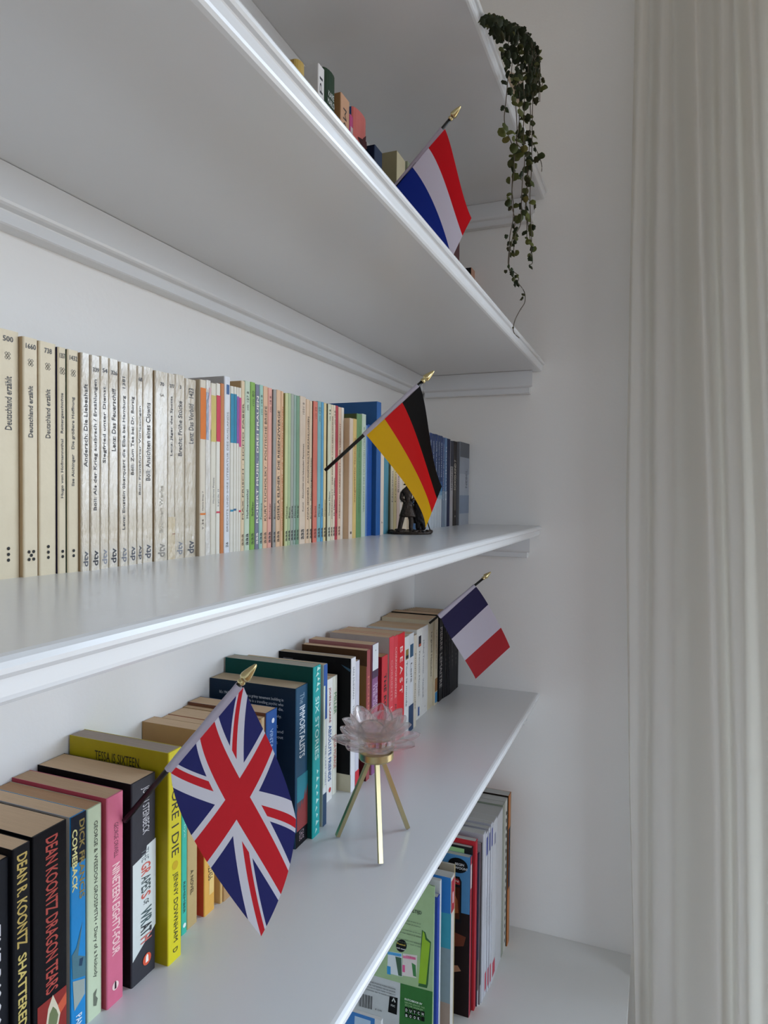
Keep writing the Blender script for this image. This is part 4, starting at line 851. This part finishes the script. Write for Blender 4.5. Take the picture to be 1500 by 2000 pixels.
def petal(az, r0, z0, L, Wd, elev, curl, th=.0032, tipup=0.0):
    NU, NV = 12, 10; vs = []
    for sgn in (1, -1):
        for i in range(NU+1):
            t = i/NU; ww = Wd*(1-abs(2*t**.8-1)**2.3)**.75*(1-.15*t)+.0012+.004*(1-t)
            e_ = elev+curl*t
            rr = r0; zz = z0
            k = 20
            for q in range(k): 
                tt = t*(q+.5)/k; rr += L*t/k*math.cos(elev+curl*tt); zz += L*t/k*math.sin(elev+curl*tt)
            for j in range(NV+1):
                s = -1+2*j/NV; hx = s*ww; cup = (s*s)*ww*.30
                nx, nz = -math.sin(e_), math.cos(e_)
                off = sgn*th/2*(1-.75*abs(s)**3)*(1-.65*t**3)+cup
                r = rr+nx*off; z = zz+nz*off
                vs.append((r*math.cos(az)-hx*math.sin(az), r*math.sin(az)+hx*math.cos(az), z))
    n = (NU+1)*(NV+1); fs = []
    idx = lambda k, i, j: k*n+i*(NV+1)+j
    for i in range(NU):
        for j in range(NV):
            fs.append((idx(0, i, j), idx(0, i+1, j), idx(0, i+1, j+1), idx(0, i, j+1)))
            fs.append((idx(1, i, j), idx(1, i, j+1), idx(1, i+1, j+1), idx(1, i+1, j)))
    for i in range(NU):
        fs.append((idx(0, i, 0), idx(1, i, 0), idx(1, i+1, 0), idx(0, i+1, 0))); fs.append((idx(0, i, NV), idx(0, i+1, NV), idx(1, i+1, NV), idx(1, i, NV)))
    for j in range(NV):
        fs.append((idx(0, 0, j), idx(0, 0, j+1), idx(1, 0, j+1), idx(1, 0, j))); fs.append((idx(0, NU, j), idx(1, NU, j), idx(1, NU, j+1), idx(0, NU, j+1)))
    return vs, fs
zb = zt+.0078
v, f = lathe([(.0, zb), (.016, zb), (.021, zb+.004), (.023, zb+.010), (.0245, zb+.030), (.0225, zb+.0305), (.0210, zb+.022), (.018, zb+.0150), (0, zb+.0140)], 40)
glass = mesh('glass_lotus', v, f, GL, ch, smooth=True)
for k in range(8):
    v, f = petal(2*PI*k/8+.55, .018, zb+.007, .0395, .0145, .10, .34, .0050); mesh('petal', v, f, GL, glass, smooth=True)
for k in range(8):
    v, f = petal(2*PI*k/8+.94, .0195, zb+.020, .0285, .0135, .42, .30, .0045); mesh('petal', v, f, GL, glass, smooth=True)
for k in range(6):
    v, f = petal(2*PI*k/6+.2, .0215, zb+.022, .0290, .0140, 1.02, .25, .0040); mesh('petal', v, f, GL, glass, smooth=True)

# ---------------------------------------------------------------- figurine
BRZ = mat('#3c342f', .38, 'bronze', .55)
BRD = mat('#17161a', .35, 'bronze', .5)
f0 = onZ(800, 1057, ZC); f0 = onY(800, 1050, -.145)
fx, fy = f0[0], f0[1]
S1 = float((np.array((fx, fy, ZC))-CAM) @ ROT.T[2])/1330.0
fig = thing('figurine', 'small dark bronze figurine of two standing figures on a rocky base', 'figurine', (fx, fy, ZC))
rv = Vector((.3737, -.9275, 0)).normalized(); fv = Vector((.9273, .3734, 0)).normalized()   # sideways in view, and away
def fp(px, py, dep=0.0):      # small-figure coordinates: across, up
    return rv*((px-800)*S1)+fv*dep+Vector((0, 0, max(0, (1052-py))*S1*1.02))
def skin(name, nodes, edges, m, parent, sub=2):
    me = bpy.data.meshes.new(name); me.from_pydata([tuple(p) for p, r in nodes], edges, [])
    o = link(name, me, parent); 
    md = o.modifiers.new('s', 'SKIN'); 
    for i, (p, r) in enumerate(nodes):
        me.skin_vertices[0].data[i].radius = (r[0], r[1]) if isinstance(r, tuple) else (r, r)
    me.skin_vertices[0].data[0].use_root = True
    o.modifiers.new('b', 'SUBSURF').levels = sub; o.modifiers['b'].render_levels = sub
    me.materials.append(m)
    dg = bpy.context.evaluated_depsgraph_get(); dg.update()
    nm = bpy.data.meshes.new_from_object(o.evaluated_get(dg)); o.modifiers.clear(); o.data = nm
    nm.polygons.foreach_set('use_smooth', [True]*len(nm.polygons))
    return o
px = S1
nodes = [(fp(797, 1000), (11*px, 8*px)), (fp(796, 990), (9*px, 7*px)), (fp(796, 978), (11*px, 8*px)), (fp(797, 968), (12*px, 8*px)), (fp(798, 962), (5*px, 5*px)), (fp(799, 955, -.001), (7*px, 7*px)), (fp(800, 948), (5.5*px, 6*px)),
         (fp(788, 1010), (6*px, 6*px)), (fp(784, 1025), (5*px, 5.5*px)), (fp(780, 1044), (4.5*px, 4.5*px)), (fp(776, 1048, -.003), (3.6*px, 3.4*px)),
         (fp(799, 1012), (6*px, 6*px)), (fp(803, 1026), (5*px, 5.5*px)), (fp(802, 1044), (4.5*px, 4.5*px)), (fp(806, 1049, -.003), (4.5*px, 4*px)),
         (fp(785, 972), (5*px, 5*px)), (fp(783, 985, -.002), (4.5*px, 4.5*px)), (fp(791, 992, -.007), (3.5*px, 3.5*px)),
         (fp(809, 972), (5*px, 5*px)), (fp(811, 984, -.003), (4*px, 4*px)), (fp(803, 988, -.008), (3.3*px, 3.3*px))]
edges = [(0, 1), (1, 2), (2, 3), (3, 4), (4, 5), (5, 6), (0, 7), (7, 8), (8, 9), (9, 10), (0, 11), (11, 12), (12, 13), (13, 14), (3, 15), (15, 16), (16, 17), (3, 18), (18, 19), (19, 20)]
skin('walking_figure', nodes, edges, BRZ, fig)
# tunic skirt, belt and hat of the walking figure
def ringed(center, prof, wob=0, seg=24, ph=0):
    vs, fs = [], []
    for i, (r, z) in enumerate(prof):
        for k in range(seg):
            a = 2*PI*k/seg; rr = r*(1+wob*math.sin(5*a+ph)*(i/len(prof)))
            vs.append(tuple(center+rv*(rr*math.cos(a))+fv*(rr*.72*math.sin(a))+Vector((0, 0, z))))
    for i in range(len(prof)-1):
        for k in range(seg):
            k2 = (k+1) % seg; fs.append((i*seg+k, i*seg+k2, (i+1)*seg+k2, (i+1)*seg+k))
    return vs, fs
c = fp(796, 1018); v, f = ringed(c, [(8*px, 0), (16*px, -2*px), (16.5*px, 1*px), (12.5*px, 13*px), (9.5*px, 24*px), (9*px, 30*px)], .10); mesh('tunic', v, f, BRZ, fig, smooth=True)
c = fp(797, 995); v, f = ringed(c, [(9.5*px, 0), (10.6*px, 0), (10.6*px, 3*px), (9.5*px, 3*px)], .02); mesh('belt', v, f, BRD, fig)
c = fp(799, 958); v, f = ringed(c, [(6*px, 0), (12*px, -1*px), (12.5*px, 1*px), (8*px, 3*px), (6.5*px, 9*px), (3*px, 15*px), (.3*px, 17*px)], .10); mesh('hat', v, f, BRD, fig, smooth=True)
n2 = [(fp(820, 1005, .006), (9*px, 8*px)), (fp(819, 985, .006), (11*px, 9*px)), (fp(818, 968, .006), (11*px, 8*px)), (fp(817, 960, .006), (5*px, 5*px)), (fp(816, 952, .006), (7*px, 7*px)), (fp(816, 945, .006), (5*px, 5*px)),
      (fp(817, 1028, .006), (6*px, 6*px)), (fp(816, 1046, .006), (5*px, 5*px)), (fp(826, 1028, .006), (6*px, 6*px)), (fp(828, 1046, .006), (5*px, 5*px)),
      (fp(829, 975, .004), (5*px, 5*px)), (fp(832, 992, .002), (4.5*px, 4.5*px)), (fp(834, 1005, -.002), (3.5*px, 3.5*px))]
e2 = [(0, 1), (1, 2), (2, 3), (3, 4), (4, 5), (0, 6), (6, 7), (0, 8), (8, 9), (2, 10), (10, 11), (11, 12)]
skin('cloaked_figure', n2, e2, BRD, fig)
c = fp(820, 1032, .006); v, f = ringed(c, [(12*px, 0), (14*px, 8*px), (13.5*px, 30*px), (12*px, 55*px), (9*px, 68*px), (5*px, 73*px)], .12, ph=1.2); mesh('cloak', v, f, BRD, fig, smooth=True)
v, f = tube([fp(825, 985, -.004), fp(833, 1025, -.004), fp(841, 1049, -.004)], 1.1*px, 8); mesh('walking_stick', v, f, BRD, fig, smooth=True)
rb = MB(); r2 = random.Random(7)
vs, fs = ringed(fp(801, 1052)+Vector((0, 0, .0001)), [(0, .0002), (42*px, .0002), (44*px, .0022), (41*px, .0045), (30*px, .0052), (0, .0055)], .03, 40); rb.add(vs, fs)
rb.build('base', BRZ, fig, smooth=True)
for k in range(44):
    a = 2*PI*k/44+r2.uniform(-.1, .1); R = r2.uniform(33, 41)*px if k % 3 else r2.uniform(15, 28)*px
    cc = fp(801, 1052)+rv*(R*math.cos(a))+fv*(R*.72*math.sin(a))+Vector((0, 0, r2.uniform(.003, .0055)))
    s = r2.uniform(3.2, 7.0)*px; seg = 7
    vv, ff = ringed(cc, [(0.01*s, -s*.6), (s*.8, -s*.4), (s, 0), (s*.7, s*.38), (0.01*s, s*.5)], .35, seg, k)
    mesh('rock', vv, ff, BRZ if k % 2 else BRD, fig, smooth=True)

# ---------------------------------------------------------------- vine
VY = -.318
vine = thing('trailing_vine', 'dark green vine trailing over the topmost shelf edge beside the side wall', 'plant', (onY(1000, 160, VY)[0], VY, ZA))
vo = np.array(vine.location)
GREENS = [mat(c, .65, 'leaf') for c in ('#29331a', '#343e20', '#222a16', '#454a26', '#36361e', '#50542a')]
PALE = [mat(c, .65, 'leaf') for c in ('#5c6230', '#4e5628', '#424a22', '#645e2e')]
STEM = mat('#4a4030', .7)
def leaf_mesh(mt, fold, k):
    ol = [(0, 0), (.30, -.10), (.52, .18), (.40, .42), (.46, .62), (.2, .78), (0, 1.08), (-.2, .78), (-.46, .62), (-.40, .42), (-.52, .18), (-.30, -.10)]
    if k == 1: ol = [(0, 0), (.32, -.08), (.55, .22), (.5, .58), (.28, .85), (0, 1.0), (-.28, .85), (-.5, .58), (-.55, .22), (-.32, -.08)]
    vs = [(0, .45, -.05)]
    for (a, b) in ol: vs.append((a*math.cos(fold), b, abs(a)*math.sin(fold)+.12*math.sin(b*2.5)))
    n = len(ol); fs = [(0, 1+i, 1+(i+1) % n) for i in range(n)]
    me = bpy.data.meshes.new('leaf'); me.from_pydata(vs, [], fs); me.materials.append(mt); me.update()
    me.polygons.foreach_set('use_smooth', [True]*len(fs)); return me
LM = [leaf_mesh(g, fo, i % 2) for i, g in enumerate(GREENS) for fo in (.2, .7, 1.1)]
LP = [leaf_mesh(g, fo, 1) for g in PALE for fo in (.1, .4)]
rl = random.Random(11); nleaf = [0]
SV, SF = [], []
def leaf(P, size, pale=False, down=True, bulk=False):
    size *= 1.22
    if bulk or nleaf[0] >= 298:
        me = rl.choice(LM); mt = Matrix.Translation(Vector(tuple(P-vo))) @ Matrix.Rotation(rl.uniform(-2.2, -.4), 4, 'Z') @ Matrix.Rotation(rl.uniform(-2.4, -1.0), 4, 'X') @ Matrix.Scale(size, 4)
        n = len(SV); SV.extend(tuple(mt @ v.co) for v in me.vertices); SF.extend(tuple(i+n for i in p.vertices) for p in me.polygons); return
    nleaf[0] += 1
    o = bpy.data.objects.new('leaf', rl.choice(LP if pale else LM)); COL.objects.link(o); o.parent = vine
    o.location = tuple(P-vo); o.scale = (size,)*3
    # hanging, blade turned mostly towards the room and the viewer
    o.rotation_euler = (rl.uniform(-2.4, -1.2), rl.uniform(-.5, .5), rl.uniform(-1.9, -.3)) if down else (rl.uniform(0, 6), rl.uniform(0, 6), rl.uniform(0, 6))
def strand(pts, dy, rad=.0007, leaves=(), depth=VY):
    P = [onY(a, b, depth+dy) for a, b in pts]
    # smooth through the points
    Q = []
    for i in range(len(P)-1):
        p0, p1, p2, p3 = P[max(i-1, 0)], P[i], P[i+1], P[min(i+2, len(P)-1)]
        for k in range(4):
            t = k/4; Q.append(.5*((2*p1)+(-p0+p2)*t+(2*p0-5*p1+4*p2-p3)*t*t+(-p0+3*p1-3*p2+p3)*t**3))
    Q.append(P[-1])
    v, f = tube([q-vo for q in Q], rad, 5); mesh('stem', v, f, STEM, vine, smooth=True)
    return Q
px2 = 1.02/1330.0*1.02
SD = [
 ([(992, 155), (988, 200), (985, 235), (992, 262), (1002, 290), (1004, 330), (1000, 370), (1003, 400), (1002, 430), (996, 460), (994, 490), (993, 520), (1002, 540), (1012, 553), (1024, 570), (1025, 590), (1015, 607), (1005, 628), (1003, 648), (1014, 660)], 0.0, .72),
 ([(1005, 165), (1008, 215), (1010, 260), (1006, 300), (1001, 345), (1000, 400), (1006, 430), (1002, 460), (996, 490), (994, 520), (998, 528), (1009, 535), (1013, 545), (1009, 553)], .012, .68),
 ([(1020, 140), (1024, 200), (1022, 260), (1025, 310), (1020, 360), (1018, 410), (1016, 440), (1006, 460), (1004, 480), (1003, 495)], -.006, .98),
 ([(1033, 150), (1036, 220), (1034, 280), (1031, 340), (1028, 390), (1029, 430), (1029, 470)], .008, .98),
 ([(1042, 150), (1040, 210), (1039, 270), (1038, 330), (1035, 380), (1036, 420), (1038, 460), (1038, 485), (1036, 502)], -.004, .9),
 ([(1028, 300), (1030, 360), (1026, 405), (1030, 430), (1037, 480), (1040, 512), (1034, 517)], .004, .6),
 ([(1037, 270), (1046, 290), (1053, 305), (1058, 322), (1058, 335)], 0.0, .4),
 ([(1040, 105), (1052, 140), (1060, 155), (1057, 170), (1050, 168)], 0.0, .9),
 ([(1012, 150), (1015, 200), (1013, 250), (1008, 275), (1018, 290)], -.01, 1.0),
]
for pts, dyy, dens in SD:
    Q = strand(pts, dyy)
    for i, q in enumerate(Q):
        fr = i/len(Q)
        # project back to know how far down the photograph the leaf sits
        zz = q[2]
        if zz < onY(1010, 575, VY)[2]:
            if i % 7 == 0: leaf(q, px2*3.0)
            continue
        lowp = zz < onY(1010, 300, VY)[2]
        if rl.random() < dens*(.62 if lowp else .95):
            leaf(q+np.array((rl.uniform(-.003, .003), rl.uniform(-.006, .006), rl.uniform(-.003, .003))), px2*rl.uniform(8.5, 14.5)*(1 if zz > onY(1010, 470, VY)[2] else .62), pale=(lowp and zz > onY(1010, 430, VY)[2] and rl.random() < .6))
# dense crown over the edge
top = [(945, 25), (965, 28), (985, 36), (1005, 45), (1020, 50), (1034, 66), (1044, 84), (1052, 104), (1050, 135)]
RB = [(25, 958), (30, 975), (45, 1005), (60, 1030), (85, 1045), (110, 1052), (135, 1050), (185, 1044)]
for k in range(360):
    yp = rl.uniform(26, 185); xr = float(np.interp(yp, [a for a, b in RB], [b for a, b in RB])); xl = 932+.384*yp+7
    if xr-xl < 2: continue
    t = rl.random(); xp = xl+(xr-xl)*t
    if yp > 60 and t < .55 and rl.random() < .45: continue
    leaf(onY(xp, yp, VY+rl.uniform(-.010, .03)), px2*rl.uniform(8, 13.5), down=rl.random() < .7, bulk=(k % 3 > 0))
for k in range(90):
    t = rl.random()*7.5; i = int(t); a = np.array(top[i])*(1-t+i)+np.array(top[i+1])*(t-i)
    leaf(onY(a[0]+rl.uniform(-3, 2), a[1]+rl.uniform(1, 14), VY+rl.uniform(-.01, .03)), px2*rl.uniform(8, 12), down=False, bulk=True)
for k in range(26):
    t = rl.random()*7.5; i = int(t); a = np.array(top[i])*(1-t+i)+np.array(top[i+1])*(t-i)
    if a[0] < 985: continue
    strand([(a[0]-6, a[1]+8), (a[0], a[1]+3), (a[0]+3, a[1]+30), (a[0]+rl.uniform(-3, 6), a[1]+rl.uniform(60, 110))], rl.uniform(-.01, .02), .0006)
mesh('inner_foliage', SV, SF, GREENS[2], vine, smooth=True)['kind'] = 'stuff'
pc = onY(975, 60, -.235)
pot = thing('plant_pot', 'pale beige pot half hidden by the vine on the topmost shelf', 'pot', (pc[0], -.225, ZA))
v, f = lathe([(0, .0003), (.038, .0003), (.041, .004), (.052, .085), (.055, .088), (.055, .10), (.050, .10), (.048, .086), (.0, .084)], 32)
mesh('pot_body', v, f, mat('#b8a794', .6, 'wall'), pot, smooth=False)
v, f = lathe([(0, .090), (.047, .088)], 32); mesh('soil', v, f, mat('#33281f', .9), pot)

# ---------------------------------------------------------------- curtain
CM = bpy.data.materials.new('sheer_curtain'); CM.use_nodes = True; nt = CM.node_tree; nt.nodes.clear()
df = nt.nodes.new('ShaderNodeBsdfDiffuse'); df.inputs[0].default_value = lin('#e9ebee')
tl = nt.nodes.new('ShaderNodeBsdfTranslucent'); tl.inputs[0].default_value = lin('#e8e3d4')
tp = nt.nodes.new('ShaderNodeBsdfTransparent'); m1 = nt.nodes.new('ShaderNodeMixShader'); m1.inputs[0].default_value = .55
m2 = nt.nodes.new('ShaderNodeMixShader'); m2.inputs[0].default_value = .10; ou = nt.nodes.new('ShaderNodeOutputMaterial')
nt.links.new(df.outputs[0], m1.inputs[1]); nt.links.new(tl.outputs[0], m1.inputs[2]); nt.links.new(m1.outputs[0], m2.inputs[1]); nt.links.new(tp.outputs[0], m2.inputs[2]); nt.links.new(m2.outputs[0], ou.inputs[0])
tcx = nt.nodes.new('ShaderNodeTexCoord'); nn = nt.nodes.new('ShaderNodeTexNoise'); nn.inputs['Scale'].default_value = 500
bb = nt.nodes.new('ShaderNodeBump'); bb.inputs['Strength'].default_value = .15; bb.inputs['Distance'].default_value = .0006
nt.links.new(tcx.outputs['Object'], nn.inputs['Vector']); nt.links.new(nn.outputs['Fac'], bb.inputs['Height']); nt.links.new(bb.outputs[0], df.inputs['Normal'])
# columns: (photo x at y=0, 500, 1000, 1500, 2000 ; distance from the wall)
COLS = [((1240, 1231, 1222, 1229, 1242), .050), ((1247, 1233, 1226, 1231, 1244), .080), ((1258, 1240, 1233, 1233, 1244), .078), ((1266, 1254, 1248, 1246, 1256), .048),
        ((1276, 1264, 1264, 1262, 1268), .050), ((1292, 1280, 1280, 1276, 1276), .082), ((1304, 1300, 1300, 1300, 1300), .066),
        ((1312, 1318, 1318, 1318, 1320), .046), ((1330, 1338, 1342, 1346, 1350), .074), ((1350, 1360, 1378, 1392, 1398), .124), ((1357, 1370, 1389, 1405, 1411), .112),
        ((1363, 1373, 1392, 1407, 1413), .050), ((1384, 1394, 1410, 1424, 1430), .048), ((1404, 1408, 1424, 1440, 1446), .080), ((1418, 1426, 1443, 1448, 1454), .062),
        ((1430, 1444, 1456, 1462, 1468), .046), ((1448, 1462, 1480, 1492, 1498), .090), ((1458, 1478, 1500, 1512, 1520), .110), ((1468, 1488, 1508, 1522, 1530), .054),
        ((1490, 1508, 1530, 1544, 1550), .060), ((1505, 1530, 1552, 1564, 1570), .100), ((1525, 1548, 1570, 1584, 1590), .060),
        ((1550, 1572, 1596, 1604, 1610), .098), ((1580, 1600, 1620, 1628, 1634), .052), ((1610, 1630, 1650, 1656, 1660), .100), ((1640, 1660, 1680, 1686, 1690), .056)]
ZT, ZB0 = CEIL-.06, .012
NZ = 60; SUBC = 5
def colpx(c, yy):
    t = min(max(yy/500.0, -1.5), 5.0); i = int(min(max(math.floor(t), 0), 3)); return c[i]+(c[i+1]-c[i])*(t-i if (0 <= t <= 4) else (0 if t < 0 else 1))
vs, fs = [], []
ncol = (len(COLS)-1)*SUBC+1
for iz in range(NZ+1):
    z = ZT+(ZB0-ZT)*iz/NZ
    yy = 968-(z-1.6)/1.42*1330
    P = []
    for c, dd in COLS:
        amp = 1.0 if yy > 300 else .55+.45*max(0, (yy+300)/600)
        xw = -(.060+(dd-.060)*amp*.50)-.002*math.sin(z*3+dd*80)
        P.append((xw, onX(colpx(c, yy), yy, xw)[1]))
    for j in range(ncol):
        i = min(j//SUBC, len(COLS)-2); t = j/SUBC-i
        p0, p1, p2, p3 = [np.array(P[min(max(q, 0), len(P)-1)]) for q in (i-1, i, i+1, i+2)]
        q = .5*((2*p1)+(-p0+p2)*t+(2*p0-5*p1+4*p2-p3)*t*t+(-p0+3*p1-3*p2+p3)*t**3)
        vs.append((min(q[0], -.012), min(q[1], -.4945) if z < .70 else q[1], z))
for iz in range(NZ):
    for j in range(ncol-1):
        a = iz*ncol+j; fs.append((a, a+1, a+ncol+1, a+ncol))
cur = thing('curtain', 'sheer off-white curtain hanging in long folds in front of the window', 'curtain', (-.08, -.65, ZB0))
o = mesh('curtain_panel', [(a+.08, b+.65, c-ZB0) for a, b, c in vs], fs, CM, cur, smooth=True)
rail = thing('curtain_rail', 'white curtain rail on the ceiling above the window', 'curtain rail', (-.08, -1.6, CEIL-.03))
v, f = tube([(0, 1.25, 0), (0, -1.6, 0)], .012, 12); mesh('rail', v, f, PAINT, rail, smooth=True)
for k in range(12):
    v, f = lathe([(.014, -.004), (.018, -.004), (.018, .004), (.014, .004), (.014, -.004)], 16)
    mesh('ring', [(a, c+1.1-.1*k*.6, b) for a, b, c in v], f, PAINT, rail, smooth=True)
